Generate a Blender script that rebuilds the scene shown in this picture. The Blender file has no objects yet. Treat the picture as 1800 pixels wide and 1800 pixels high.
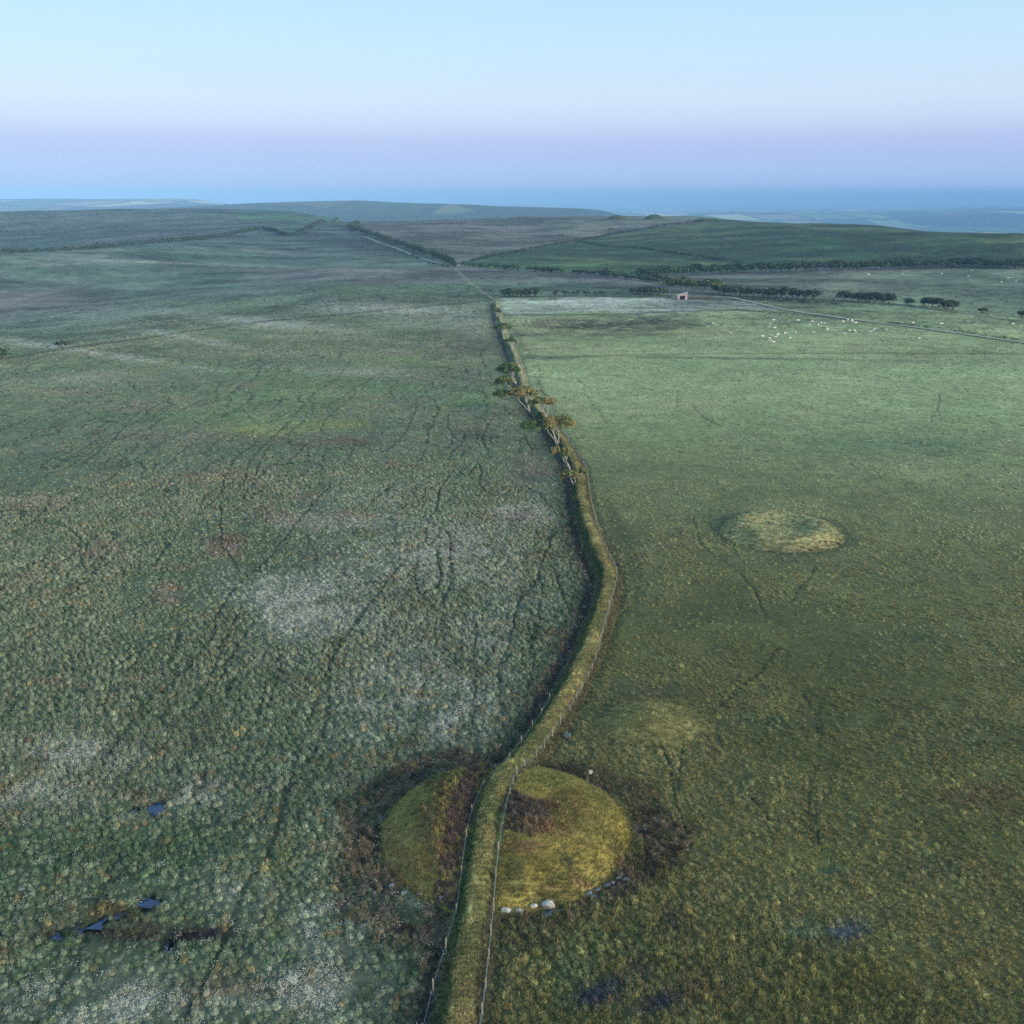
import bpy, bmesh, math, random
import numpy as np
from mathutils import Vector, Matrix, noise as mnoise

sc = bpy.context.scene
R = math.radians
# ------------------------------------------------------------------ camera
CAM_H, PITCH, FPX = 55.0, R(18.54), 1661.0          # drone height, tilt, focal length in px of an 1800 px frame
cam_d = bpy.data.cameras.new('camera'); cam = bpy.data.objects.new('camera', cam_d)
sc.collection.objects.link(cam)
cam.location = (0, 0, CAM_H); cam.rotation_euler = (R(90) - PITCH, 0, 0)
cam_d.sensor_width = 36.0; cam_d.lens = 36.0 * FPX / 1800.0
cam_d.clip_start = 0.5; cam_d.clip_end = 200000.0
sc.camera = cam
sc.render.resolution_x = sc.render.resolution_y = 1024
# ------------------------------------------------------------------ world: dusk sky opposite the low sun
SUN_EL, SUN_AZ = R(14.0), R(124.0)                   # azimuth clockwise from +Y (view direction): behind, to the right
SUN_DIR = Vector((math.sin(SUN_AZ) * math.cos(SUN_EL), math.cos(SUN_AZ) * math.cos(SUN_EL), math.sin(SUN_EL)))


def lin(c):
    c = np.asarray(c, float) / 255.0
    return np.where(c <= 0.04045, c / 12.92, ((c + 0.055) / 1.055) ** 2.4)


world = bpy.data.worlds.new('World'); sc.world = world; world.use_nodes = True
wn = world.node_tree.nodes; wl = world.node_tree.links; wn.clear()
w_out = wn.new('ShaderNodeOutputWorld'); w_bg = wn.new('ShaderNodeBackground'); w_bg2 = wn.new('ShaderNodeBackground')
w_add = wn.new('ShaderNodeAddShader')
sky = wn.new('ShaderNodeTexSky'); sky.sky_type = 'NISHITA'; sky.sun_disc = False
sky.sun_elevation = SUN_EL; sky.sun_rotation = SUN_AZ; sky.altitude = 400; sky.dust_density = 1.0; sky.ozone_density = 2.0
wl.new(sky.outputs[0], w_bg2.inputs['Color']); w_bg2.inputs['Strength'].default_value = 0.03
tc = wn.new('ShaderNodeTexCoord'); sep = wn.new('ShaderNodeSeparateXYZ'); wl.new(tc.outputs['Generated'], sep.inputs[0])
mx = wn.new('ShaderNodeMath'); mx.operation = 'MAXIMUM'; mx.inputs[1].default_value = 0.0; wl.new(sep.outputs['Z'], mx.inputs[0])
sq = wn.new('ShaderNodeMath'); sq.operation = 'SQRT'; wl.new(mx.outputs[0], sq.inputs[0])
ramp = wn.new('ShaderNodeValToRGB'); wl.new(sq.outputs[0], ramp.inputs[0])
SKY = [(0.0, (132, 178, 236)), (0.05, (146, 187, 242)), (0.095, (160, 194, 246)), (0.152, (166, 195, 246)), (0.195, (170, 191, 244)), (0.225, (178, 194, 244)), (0.258, (200, 213, 247)),
       (0.292, (208, 226, 250)), (0.353, (203, 231, 252)), (0.415, (188, 230, 251)), (0.60, (182, 225, 250)), (1.0, (174, 218, 249))]
while len(ramp.color_ramp.elements) < len(SKY):
    ramp.color_ramp.elements.new(0.5)
for e, (p, c) in zip(ramp.color_ramp.elements, SKY):
    e.position = p; e.color = (*lin(c), 1)
wl.new(ramp.outputs[0], w_bg.inputs['Color']); w_bg.inputs['Strength'].default_value = 0.90
wl.new(w_bg.outputs[0], w_add.inputs[0]); wl.new(w_bg2.outputs[0], w_add.inputs[1]); wl.new(w_add.outputs[0], w_out.inputs[0])
# ------------------------------------------------------------------ sun
sun_d = bpy.data.lights.new('sun', 'SUN'); sun_d.energy = 5.0; sun_d.angle = R(20); sun_d.color = (1.0, 0.85, 0.66)
sun = bpy.data.objects.new('sun', sun_d); sc.collection.objects.link(sun)
sun.rotation_euler = SUN_DIR.to_track_quat('Z', 'Y').to_euler()
# ------------------------------------------------------------------ exposure
vs = sc.view_settings
vs.view_transform = 'Standard'; vs.look = 'None'; vs.exposure = 0.0; vs.gamma = 1.0; vs.use_curve_mapping = False
cy = sc.cycles
cy.max_bounces = 4; cy.diffuse_bounces = 2; cy.glossy_bounces = 2; cy.transparent_max_bounces = 4; cy.volume_bounces = 0
cy.use_denoising = False; cy.use_adaptive_sampling = True; cy.adaptive_threshold = 0.006; cy.sample_clamp_indirect = 4.0

# ================================================================== helpers
rng = np.random.default_rng(7)
random.seed(7)
COL = sc.collection


def hash2(ix, iy, seed):
    h = (ix.astype(np.int64) * 374761393 + iy.astype(np.int64) * 668265263 + seed * 974634777) & 0xFFFFFFFF
    h = ((h ^ (h >> 13)) * 1274126177) & 0xFFFFFFFF
    h = h ^ (h >> 16)
    return (h & 0xFFFFFF) / float(0x1000000)


def vnoise(x, y, seed=0):
    xi = np.floor(x); yi = np.floor(y); fx = x - xi; fy = y - yi
    ux = fx * fx * fx * (fx * (fx * 6 - 15) + 10); uy = fy * fy * fy * (fy * (fy * 6 - 15) + 10)
    a = hash2(xi, yi, seed); b = hash2(xi + 1, yi, seed); c = hash2(xi, yi + 1, seed); d = hash2(xi + 1, yi + 1, seed)
    return (a + (b - a) * ux) * (1 - uy) + (c + (d - c) * ux) * uy


def fbm(x, y, scale, octv=4, seed=0, gain=0.5):
    """0..1 value noise"""
    s = 0; a = 1; t = 0; X = np.asarray(x, float) / scale; Y = np.asarray(y, float) / scale
    for o in range(octv):
        ca, sa = math.cos(0.6 * o + 0.3), math.sin(0.6 * o + 0.3)
        s = s + a * vnoise(X * ca - Y * sa + 17.3 * o, X * sa + Y * ca - 9.1 * o, seed + o * 13)
        t += a; a *= gain; X = X * 2.03; Y = Y * 2.03
    return s / t


def sstep(a, b, x):
    t = np.clip((x - a) / (b - a), 0, 1)
    return t * t * (3 - 2 * t)


CP, SP = math.cos(PITCH), math.sin(PITCH)


def ray(px, py):
    u = px - 900.0; v = 900.0 - py
    return np.array([u, FPX * CP + v * SP, -FPX * SP + v * CP])


def to_px(x, y, z):
    dz = z - CAM_H
    f = y * CP - dz * SP; u = x; v = y * SP + dz * CP
    f = np.where(f > 0.5, f, 0.5)
    return 900 + FPX * u / f, 900 - FPX * v / f


def pchip(xk, yk, x):
    xk = np.asarray(xk, float); yk = np.asarray(yk, float)
    h = np.diff(xk); d = np.diff(yk) / h
    m = np.zeros(len(xk))
    for i in range(1, len(xk) - 1):
        if d[i - 1] * d[i] > 0:
            w1 = 2 * h[i] + h[i - 1]; w2 = h[i] + 2 * h[i - 1]
            m[i] = (w1 + w2) / (w1 / d[i - 1] + w2 / d[i])
    m[0] = d[0]; m[-1] = d[-1]
    x = np.clip(x, xk[0], xk[-1])
    i = np.clip(np.searchsorted(xk, x) - 1, 0, len(h) - 1)
    t = (x - xk[i]) / h[i]
    return ((1 + 2 * t) * (1 - t) ** 2 * yk[i] + t * (1 - t) ** 2 * h[i] * m[i] + t * t * (3 - 2 * t) * yk[i + 1] + t * t * (t - 1) * h[i] * m[i + 1])


# ---- lie of the land: height profiles by bearing (sighted rows of the skyline set the ridge heights)
def sight(X, y, r):
    d = ray(X, y)
    return CAM_H + r * d[2] / math.hypot(d[0], d[1])


FAR_L = [(12000, -150), (20000, -220), (50000, -420)]
FAR_R = [(12000, -155), (25000, -190), (50000, -290)]
PROF = {
    0: [(0, 0), (330, 0), (400, -3), (520, -10), (650, -14), (780, -7), (900, 'y447'), (1200, -8), (1600, 0), (2000, 'y372'), (2400, 2), (3000, -60), (4500, -95), (6500, -100), (9000, 'y359')] + FAR_L,
    300: [(0, 0), (400, 0), (470, -2), (580, -6.5), (720, -7.5), (1050, 'y425'), (1350, 'y408'), (1650, 'y389'), (2000, 'y367'), (2400, 5), (3000, -50), (4500, 'y361'), (6000, -100), (9000, 'y358')] + FAR_L,
    500: [(0, 0), (450, 0), (580, -2.5), (750, -2), (1000, 5), (1250, 'y400'), (1600, 'y388'), (2000, 'y371'), (2500, 0), (3200, -40), (4500, 'y353'), (6500, -110)] + FAR_L,
    600: [(0, 0), (500, 0), (900, 4), (1400, 'y390'), (1700, -3), (2000, 'y388'), (2600, -40), (3300, -50), (4500, 'y352'), (6500, -110)] + FAR_L,
    750: [(0, 0), (500, 0), (900, 4), (1400, 'y389'), (1800, -15), (2500, -65), (3300, -55), (4500, 'y357'), (6500, -120)] + FAR_R,
    900: [(0, 0), (500, 0), (1000, 5), (1500, 'y382'), (2000, -25), (3000, -90), (4500, 'y366'), (6500, -130)] + FAR_R,
    1050: [(0, 0), (500, 0), (1000, 5), (1500, 'y380'), (2000, -20), (3000, -100), (4500, 'y377'), (6500, -140)] + FAR_R,
    1200: [(0, 0), (480, 0), (720, 0.5), (1500, 'y381'), (2000, -30), (3000, -115), (6000, -145)] + FAR_R,
    1500: [(0, 0), (480, 0.5), (740, 1.5), (1250, 'y393'), (1700, -40), (3000, -125), (6000, -147)] + FAR_R,
    1800: [(0, 0), (480, 1), (740, 1), (1050, 'y411'), (1500, -45), (3000, -135), (6000, -148)] + FAR_R,
}
XS = sorted(PROF)
LR = np.linspace(math.log(50), math.log(50000), 700)
AZK = [math.atan((X - 900) / (FPX * CP + 557 * SP)) for X in XS]
TAB = np.array([pchip([math.log(max(r, 50)) + (r < 50) * -0.5 for r, v in PROF[X]],
                      [sight(X, float(v[1:]), r) if isinstance(v, str) else v for r, v in PROF[X]], LR) for X in XS])
AZF = np.linspace(AZK[0], AZK[-1], 161)
TABF = np.array([pchip(AZK, TAB[:, j], AZF) for j in range(len(LR))]).T


def h_land(x, y):
    x = np.asarray(x, float); y = np.asarray(y, float)
    r = np.hypot(x, y); az = np.arctan2(x, y)
    fi = (np.log(np.maximum(r, 50.0)) - LR[0]) / (LR[1] - LR[0]); fi = np.clip(fi, 0, len(LR) - 1.001)
    fa = np.clip((az - AZF[0]) / (AZF[1] - AZF[0]), 0, len(AZF) - 1.001)
    i = fi.astype(int); j = fa.astype(int); ti = fi - i; tj = fa - j
    z = (TABF[j, i] * (1 - ti) + TABF[j, i + 1] * ti) * (1 - tj) + (TABF[j + 1, i] * (1 - ti) + TABF[j + 1, i + 1] * ti) * tj
    w = sstep(2600, 6500, r)
    z = z + w * (190 * (fbm(x, y, 2600, 4, 5) - 0.5) + 90 * sstep(9000, 22000, r) * (fbm(x, y, 9000, 2, 6) - 0.6))
    z = z + (1 - w) * (fbm(x, y, 90, 3, 3) - 0.5) * (0.8 + 3.0 * sstep(400, 1500, r))
    return z


def project(px, py, up=0.0):
    """point on the land (plus `up`) seen at that photograph position"""
    d = ray(px, py); d = d / np.linalg.norm(d)
    t = np.exp(np.linspace(math.log(45), math.log(30000), 6000))
    X = d[0] * t; Y = d[1] * t; Z = CAM_H + d[2] * t
    g = Z - h_land(X, Y) - up
    k = np.argmax(g < 0)
    if k == 0:
        k = len(t) - 1
    a = g[k - 1] / (g[k - 1] - g[k]) if k > 0 else 0
    tt = t[k - 1] + a * (t[k] - t[k - 1])
    return np.array([d[0] * tt, d[1] * tt])


def proj_line(pts, up=0.0):
    return np.array([project(a, b, up) for a, b in pts])


def smooth_line(P, n=4, step=None):
    """Catmull-Rom through P, then resampled evenly"""
    P = np.asarray(P, float); out = []
    Q = np.vstack([2 * P[0] - P[1], P, 2 * P[-1] - P[-2]])
    for i in range(1, len(Q) - 2):
        for t in np.linspace(0, 1, 12, endpoint=False):
            a, b, c, d = Q[i - 1], Q[i], Q[i + 1], Q[i + 2]
            out.append(0.5 * (2 * b + (c - a) * t + (2 * a - 5 * b + 4 * c - d) * t * t + (3 * b - a - 3 * c + d) * t ** 3))
    out.append(P[-1]); out = np.array(out)
    if step:
        s = np.concatenate([[0], np.cumsum(np.linalg.norm(np.diff(out, axis=0), axis=1))])
        q = np.linspace(0, s[-1], max(2, int(s[-1] / step)))
        out = np.stack([np.interp(q, s, out[:, k]) for k in range(out.shape[1])], 1)
    return out


def line_dist(x, y, L):
    """signed distance to polyline (negative = left of travel) and arc position"""
    x = np.asarray(x, float).ravel(); y = np.asarray(y, float).ravel()
    best = np.full(x.shape, 1e9); sgn = np.zeros(x.shape); pos = np.zeros(x.shape)
    s0 = 0.0
    for a, b in zip(L[:-1], L[1:]):
        dx, dy = b - a; l2 = dx * dx + dy * dy
        t = np.clip(((x - a[0]) * dx + (y - a[1]) * dy) / l2, 0, 1)
        ex = x - a[0] - t * dx; ey = y - a[1] - t * dy
        d = ex * ex + ey * ey
        m = d < best
        best = np.where(m, d, best); sgn = np.where(m, np.where(dx * ey - dy * ex > 0, -1.0, 1.0), sgn)
        pos = np.where(m, s0 + t * math.sqrt(l2), pos); s0 += math.sqrt(l2)
    return np.sqrt(best) * sgn, pos


def in_poly(px, py, poly):
    ins = np.zeros(px.shape, bool); n = len(poly); j = n - 1
    for i in range(n):
        xi, yi = poly[i]; xj, yj = poly[j]
        c = ((yi > py) != (yj > py)) & (px < (xj - xi) * (py - yi) / ((yj - yi) or 1e-9) + xi)
        ins ^= c; j = i
    return ins


# ---- earthworks
BANK_PX = [(798, 1840), (815, 1720), (833, 1610), (850, 1510), (866, 1430), (900, 1350), (948, 1288), (985, 1232), (1018, 1170), (1048, 1098), (1066, 1040),
           (1070, 1003), (1052, 962), (1036, 920), (1023, 872), (1018, 832), (1008, 803), (984, 765), (960, 733), (938, 705), (921, 678), (913, 650), (906, 625),
           (895, 600), (885, 577), (877, 552), (872, 530)]
BANK = smooth_line(proj_line(BANK_PX, 1.2), step=2.0)
bc = (project(670, 1490) + project(1106, 1480)) / 2
b_l, b_r, b_f, b_b = project(670, 1490), project(1106, 1480), project(920, 1606), project(905, 1352)
BAR_C = np.array([bc[0], (b_f[1] + b_b[1]) / 2]); BAR_RX = (b_r[0] - b_l[0]) / 2 + .3; BAR_RY = (b_b[1] - b_f[1]) / 2 + 0.4
m2_c = project(1150, 1272); m2_rx = (project(1258, 1275) - project(1040, 1275))[0] / 2; m2_ry = (project(1150, 1232) - project(1150, 1312))[1] / 2
m3_c = project(1374, 936); m3_rx = (project(1484, 940) - project(1264, 940))[0] / 2; m3_ry = (project(1374, 898) - project(1374, 968))[1] / 2
MOUNDS = [(BAR_C, BAR_RX, BAR_RY, 3.7), (m2_c, m2_rx, m2_ry, 1.3), (m3_c, m3_rx, m3_ry, 1.5)]
HOLLOW = project(958, 1425, 1.0)


def mound_q(x, y, i):
    c, rx, ry, h = MOUNDS[i]
    return np.hypot((x - c[0]) / rx, (y - c[1]) / ry)


def mound_h(x, y, i):
    q = mound_q(x, y, i); h = MOUNDS[i][3]
    z = h * (1 - sstep(0.0, 1.0, np.clip(q, 0, 1) ** 1.25 * 0.98)) if i != 2 else h * (1 - sstep(0.62, 1.0, q)) * (0.6 + 0.4 * sstep(0.25, 0.62, q))
    if i == 0:
        z = h * np.clip(1 - np.clip(q, 0, 1.2) ** 2.3, -0.5, 1) ** 1.0
        z = np.where(q > 1, 0, np.maximum(z, 0))
        hx, hy = HOLLOW
        z = z - 1.5 * np.exp(-(((x - hx) / 3.0) ** 2 + ((y - hy) / 4.0) ** 2)) * (q < 1)
        k = np.atleast_1d(q < 1)                              # the boundary bank was driven through the barrow: a shallow cutting
        if k.any():
            xa, ya, za = np.atleast_1d(x), np.atleast_1d(y), np.atleast_1d(np.array(z, float))
            dd, _ = line_dist(xa[k], ya[k], BANK[:60]); za[k] = za[k] * (1 - .42 * np.exp(-((dd + .8) / 2.6) ** 2)); z = za if np.ndim(x) else za[0]
    if i == 2:
        hx, hy = m3_c[0] + m3_rx * .28, m3_c[1] + m3_ry * .25
        z = z - 0.5 * np.exp(-(((x - hx) / 3.0) ** 2 + ((y - hy) / 4.5) ** 2)) * (q < 1)
    return z


def bank_h(d, s):
    a = np.abs(d)
    a = a * (.82 + .4 * vnoise(s / 4.0 + np.sign(d) * 50, s * 0, 8))
    return 1.1 * (1 - sstep(0.35, 1.5, a)) * (0.70 + 0.45 * vnoise(s / 6.0, s * 0, 4))


PONDS = [[(132, 1627), (142, 1620), (158, 1624), (168, 1619), (182, 1613), (186, 1622), (178, 1632), (160, 1634), (144, 1636)], [(250, 1588), (256, 1578), (266, 1574), (282, 1585), (272, 1590), (262, 1598), (252, 1596)],
         [(256, 1419), (270, 1411), (288, 1413), (282, 1427), (272, 1438), (262, 1429)], [(229, 1424), (238, 1417), (246, 1423), (238, 1429)],
         [(288, 1656), (299, 1654), (306, 1663), (294, 1669)], [(88, 1643), (100, 1638), (116, 1640), (108, 1647), (92, 1649)], [(205, 1607), (222, 1601), (232, 1598), (226, 1606), (210, 1612)]]
POND_W = [proj_line(p) for p in PONDS]


def pond_drop(x, y):
    m = np.zeros(np.shape(x))
    for P in POND_W:
        c = P.mean(0); ext = np.abs(P - c).max(0) + 2
        near = (np.abs(x - c[0]) < ext[0]) & (np.abs(y - c[1]) < ext[1])
        if near.any():
            d, _ = line_dist(x[near], y[near], np.vstack([P, P[:1]]))
            ins = in_poly(x[near], y[near], P)
            m[near] = np.maximum(m[near], np.where(ins, 1, 1 - sstep(0, 0.7, np.abs(d))))
    return m


def ditch(d):
    return 0.55 * np.exp(-((d + 2.5) / 0.8) ** 2) + 0.25 * np.exp(-((d - 2.2) / 0.6) ** 2)


# ================================================================== colour of the vegetation (albedo)
def C(*c):
    return lin(c)


# (cx, cy, rx, ry, tilt deg, colour, strength, raggedness)
WHITE, PINK, BROWN, GREENY, YEL = C(152, 150, 136), C(132, 114, 100), C(96, 80, 68), C(106, 124, 82), C(122, 124, 74)
PATCH = [
    (520, 1075, 130, 55, -15, WHITE, .55), (640, 1100, 170, 80, 0, WHITE, .45), (740, 1230, 210, 120, -10, WHITE, .6), (840, 985, 200, 110, 0, WHITE, .5), (700, 1000, 200, 80, 0, WHITE, .3), (130, 1330, 170, 45, 0, WHITE, .75),
    (60, 1400, 150, 50, 0, WHITE, .7), (330, 1400, 100, 40, 10, WHITE, .45), (600, 1620, 140, 60, 20, WHITE, .55), (420, 1560, 90, 50, 0, WHITE, .45), (200, 1770, 240, 50, 0, WHITE, .6), (560, 1740, 150, 60, 0, WHITE, .6),
    (900, 900, 90, 25, 0, WHITE, .5), (560, 920, 90, 20, 0, WHITE, .4), (650, 870, 200, 50, 0, WHITE, .25), (480, 1160, 100, 25, 0, WHITE, .3), (850, 1130, 110, 70, 0, WHITE, .45),
    (400, 958, 38, 20, 8, PINK, .95), (400, 952, 30, 12, 8, BROWN, .9), (295, 1045, 25, 22, 0, PINK, .8), (90, 1200, 36, 11, 0, PINK, .9), (150, 1209, 28, 8, 5, PINK, .8), (190, 960, 60, 12, -25, PINK, .75), (160, 975, 50, 10, -15, PINK, .7),
    (60, 890, 90, 22, 0, PINK, .6), (50, 1015, 45, 12, 0, PINK, .65), (260, 905, 60, 8, 5, PINK, .6), (380, 840, 130, 22, 0, PINK, .55), (480, 905, 70, 16, -15, PINK, .55), (540, 872, 30, 8, 0, PINK, .6), (600, 910, 50, 14, 0, PINK, .5),
    (900, 910, 70, 14, 0, PINK, .6), (945, 948, 60, 10, 0, PINK, .6), (930, 825, 50, 35, 0, PINK, .6), (790, 960, 40, 10, 0, PINK, .5), (760, 1175, 40, 14, 0, PINK, .5), (860, 1320, 70, 16, 0, PINK, .3), (390, 970, 45, 12, 0, PINK, .5),
    (600, 775, 160, 14, 0, BROWN, .6), (230, 768, 60, 8, 0, BROWN, .5), (880, 860, 60, 20, 0, BROWN, .35), (330, 770, 160, 12, 0, PINK, .35), (270, 712, 120, 12, 0, PINK, .45), (830, 755, 80, 26, 0, BROWN, .4), (740, 720, 120, 10, 0, BROWN, .3),
    (300, 1310, 90, 12, 0, BROWN, .3), (460, 1385, 120, 14, 0, BROWN, .35), (420, 1740, 130, 30, 0, PINK, .3),
    (480, 752, 130, 14, 2, YEL, .9), (600, 748, 60, 9, 0, YEL, .7), (450, 735, 170, 22, 0, GREENY, .6), (560, 690, 150, 24, 0, GREENY, .55), (820, 705, 90, 16, 8, GREENY, .9), (700, 632, 120, 9, -2, GREENY, .7), (400, 650, 220, 10, -5, GREENY, .45),
    (650, 655, 170, 9, -3, WHITE, .45), (780, 660, 90, 14, 0, BROWN, .35), (820, 610, 70, 24, 0, BROWN, .45), (700, 608, 140, 7, -2, BROWN, .35), (120, 665, 160, 13, 3, WHITE, .35), (100, 690, 90, 8, 0, PINK, .4),
    (700, 545, 190, 13, -3, WHITE, .9), (450, 566, 200, 11, -6, WHITE, .85), (330, 594, 130, 8, -10, WHITE, .85), (150, 618, 200, 7, -8, WHITE, .85), (780, 570, 120, 9, 0, WHITE, .4), (840, 585, 45, 14, 0, WHITE, .45),
    (300, 530, 90, 9, 0, GREENY, .55), (420, 535, 110, 12, 0, GREENY, .5), (660, 515, 160, 10, 0, GREENY, .4), (560, 500, 130, 10, 0, GREENY, .35), (820, 500, 120, 12, 0, GREENY, .35),
    (240, 460, 330, 3.0, -2, WHITE, .7), (80, 466, 90, 2.5, 3, WHITE, .55), (600, 450, 180, 5, -3, WHITE, .3), (450, 475, 150, 5, 0, PINK, .3), (60, 530, 120, 14, 0, PINK, .3), (180, 500, 140, 5, -5, WHITE, .35), (130, 555, 160, 5, -5, WHITE, .35),
    # right-hand pasture
    (1060, 572, 190, 16, 3, C(62, 62, 50), 1.2), (960, 566, 80, 9, 3, C(112, 94, 74), .8), (940, 588, 70, 10, 0, C(66, 70, 60), 1.0), (1160, 579, 100, 8, 3, C(58, 60, 48), 1.1),
    (1400, 566, 70, 4, 3, C(70, 84, 74), .9), (1520, 582, 180, 6, 1, C(78, 92, 68), .5),
    (1300, 630, 420, 3.2, -1, C(70, 78, 66), .55), (980, 629, 90, 5.5, -1, C(62, 70, 62), .8), (1100, 640, 200, 20, 0, GREENY, .3),
    (1150, 690, 200, 30, 0, GREENY, .35), (1350, 760, 300, 30, 0, GREENY, .3), (1500, 860, 250, 22, 0, C(120, 122, 84), .5), (1180, 850, 160, 40, 0, C(120, 122, 84), .4), (1600, 780, 200, 20, 0, C(84, 104, 84), .5), (1250, 900, 120, 40, 0, C(90, 108, 82), .4),
    (1110, 955, 70, 30, 0, C(80, 92, 70), .6), (1140, 1010, 70, 40, 0, C(76, 88, 64), .6), (1380, 985, 120, 22, 0, C(82, 96, 76), .6), (1600, 1010, 160, 30, 0, C(92, 98, 66), .4), (1250, 1080, 160, 26, 0, C(80, 88, 58), .5),
    (1620, 1120, 170, 26, 0, C(74, 84, 58), .55), (1350, 1270, 200, 20, 0, C(68, 80, 54), .6), (1150, 1215, 80, 16, 0, C(80, 84, 66), .6), (1300, 1380, 90, 60, 0, C(74, 84, 54), .5), (1700, 1290, 120, 50, 0, C(78, 84, 56), .5), (1730, 1400, 90, 26, 0, C(98, 76, 56), .6),
    (1450, 1510, 130, 28, 0, C(118, 116, 66), .7), (1570, 1420, 110, 24, 0, C(108, 110, 66), .5), (1700, 1490, 140, 30, 0, C(112, 112, 64), .55), (1640, 1530, 90, 40, 0, C(66, 76, 58), .6), (1460, 1530, 40, 12, 0, C(60, 86, 66), .7),
    (1475, 1640, 70, 28, 15, C(62, 68, 100), .8), (1420, 1640, 100, 40, 0, C(62, 86, 76), .6), (1560, 1720, 140, 50, 0, C(112, 102, 50), .55), (1740, 1700, 100, 50, 0, C(112, 92, 54), .5), (1430, 1760, 110, 40, 0, C(112, 106, 56), .6), (1680, 1610, 140, 40, 0, C(102, 96, 60), .4),
    (1060, 1745, 60, 26, 20, C(46, 46, 70), .85), (1160, 1765, 60, 30, 20, C(50, 48, 64), .75), (1125, 1700, 24, 40, 20, C(54, 50, 66), .75), (1180, 1620, 30, 30, 20, C(60, 58, 70), .6), (1000, 1700, 60, 60, 0, C(70, 92, 66), .4), (1230, 1740, 70, 40, 0, C(110, 88, 62), .5),
    (1090, 1655, 100, 30, 0, C(74, 92, 60), .5), (930, 1655, 60, 26, 0, C(84, 66, 46), .6),
    (260, 1400, 50, 14, 0, C(108, 80, 58), .6), (330, 1645, 120, 16, 3, C(50, 42, 44), .95), (220, 1606, 70, 9, -25, C(40, 36, 40), .95), (150, 1636, 60, 9, -10, C(44, 40, 42), .9), (180, 1600, 50, 14, 0, C(104, 94, 58), .7), (260, 1625, 60, 16, 5, C(98, 90, 56), .7), (230, 1640, 40, 12, 0, C(70, 56, 52), .7), (120, 1642, 90, 12, 0, C(70, 58, 50), .6),
    (280, 1500, 160, 60, 0, C(70, 92, 62), .6), (80, 1480, 120, 60, 0, C(66, 90, 60), .6), (700, 1440, 90, 70, 30, C(78, 96, 56), .5), (480, 1520, 90, 40, 30, C(96, 104, 62), .5), (660, 1700, 60, 50, 0, C(70, 88, 60), .4),
]
TRACKS = [  # trodden lines in the turf: photograph points, half width px, colour, strength
    ([(1443, 1492), (1434, 1440), (1432, 1385), (1440, 1330), (1436, 1265), (1424, 1240), (1413, 1222)], 3.0), ([(1440, 1320), (1447, 1280), (1436, 1262)], 2.5), ([(1436, 1262), (1450, 1232)], 2.2), ([(1427, 1480), (1421, 1420), (1426, 1370)], 2.2),
    ([(1250, 1258), (1300, 1212), (1340, 1180), (1368, 1142)], 2.6), ([(1262, 978), (1300, 1005), (1330, 1040), (1350, 1082)], 2.0), ([(1395, 1062), (1405, 1035), (1425, 1015), (1432, 996)], 1.8), ([(1215, 910), (1228, 955), (1262, 985)], 1.6),
    ([(1163, 1308), (1180, 1345), (1184, 1390), (1196, 1430), (1208, 1465), (1212, 1500)], 3.2), ([(1205, 1312), (1196, 1350), (1192, 1390)], 2.6), ([(1320, 1400), (1345, 1435), (1362, 1460)], 2.2),
    ([(1015, 668), (1040, 705), (1050, 722), (1068, 745)], 1.3), ([(945, 640), (950, 680), (960, 700)], 1.2), ([(1190, 690), (1187, 715), (1178, 740)], 1.1), ([(1215, 712), (1240, 735), (1265, 748)], 1.1), ([(1655, 695), (1645, 730), (1632, 750)], 1.1),
    ([(552, 962), (551, 1030)], 2.4), ([(540, 940), (540, 975), (490, 1020)], 2.0), ([(412, 1085), (395, 1125), (375, 1185), (350, 1230), (310, 1275)], 2.8), ([(490, 1140), (492, 1175), (475, 1220), (464, 1275)], 2.4), ([(192, 1140), (203, 1185), (195, 1220)], 2.4), ([(186, 1235), (184, 1292)], 2.6), ([(235, 1120), (210, 1170)], 2.0),
    ([(540, 790), (539, 826)], 2.0), ([(700, 845), (665, 875), (645, 897)], 1.8), ([(750, 785), (738, 810)], 1.6), ([(250, 985), (235, 1030)], 1.8), ([(295, 990), (280, 1030), (235, 1075)], 1.6), ([(690, 920), (690, 955)], 1.6), ([(598, 965), (605, 1020)], 1.6), ([(560, 905), (590, 880)], 1.5),
    ([(800, 1320), (806, 1285)], 2.4), ([(330, 1290), (345, 1330)], 2.0), ([(790, 1000), (770, 1060)], 1.6), ([(745, 850), (745, 890)], 1.4),
]
RINGC = C(58, 46, 40)
POLY_WHITE = [(884, 525), (1040, 523), (1190, 524), (1290, 528), (1390, 546), (1280, 544), (1180, 549), (1000, 551), (884, 552)]
POLY_MOOR = [(615, 398), (700, 425), (795, 463), (880, 448), (1010, 423), (1130, 402), (1262, 386), (1000, 374), (640, 384)]
POLY_GREEN = [(795, 465), (880, 449), (1010, 424), (1130, 403), (1262, 387), (1420, 386), (1800, 409), (1800, 470), (1440, 470), (1130, 485), (900, 474)]
POLY_HILLG = [(408, 366), (428, 393), (500, 396), (610, 389), (520, 372)]
POLY_LEFTF = [(0, 628), (120, 612), (300, 588), (500, 560), (700, 540), (862, 530)]
POLY_RF = [(1130, 500), (1440, 478), (1800, 472), (1800, 560), (1500, 530), (1290, 512)]
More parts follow.
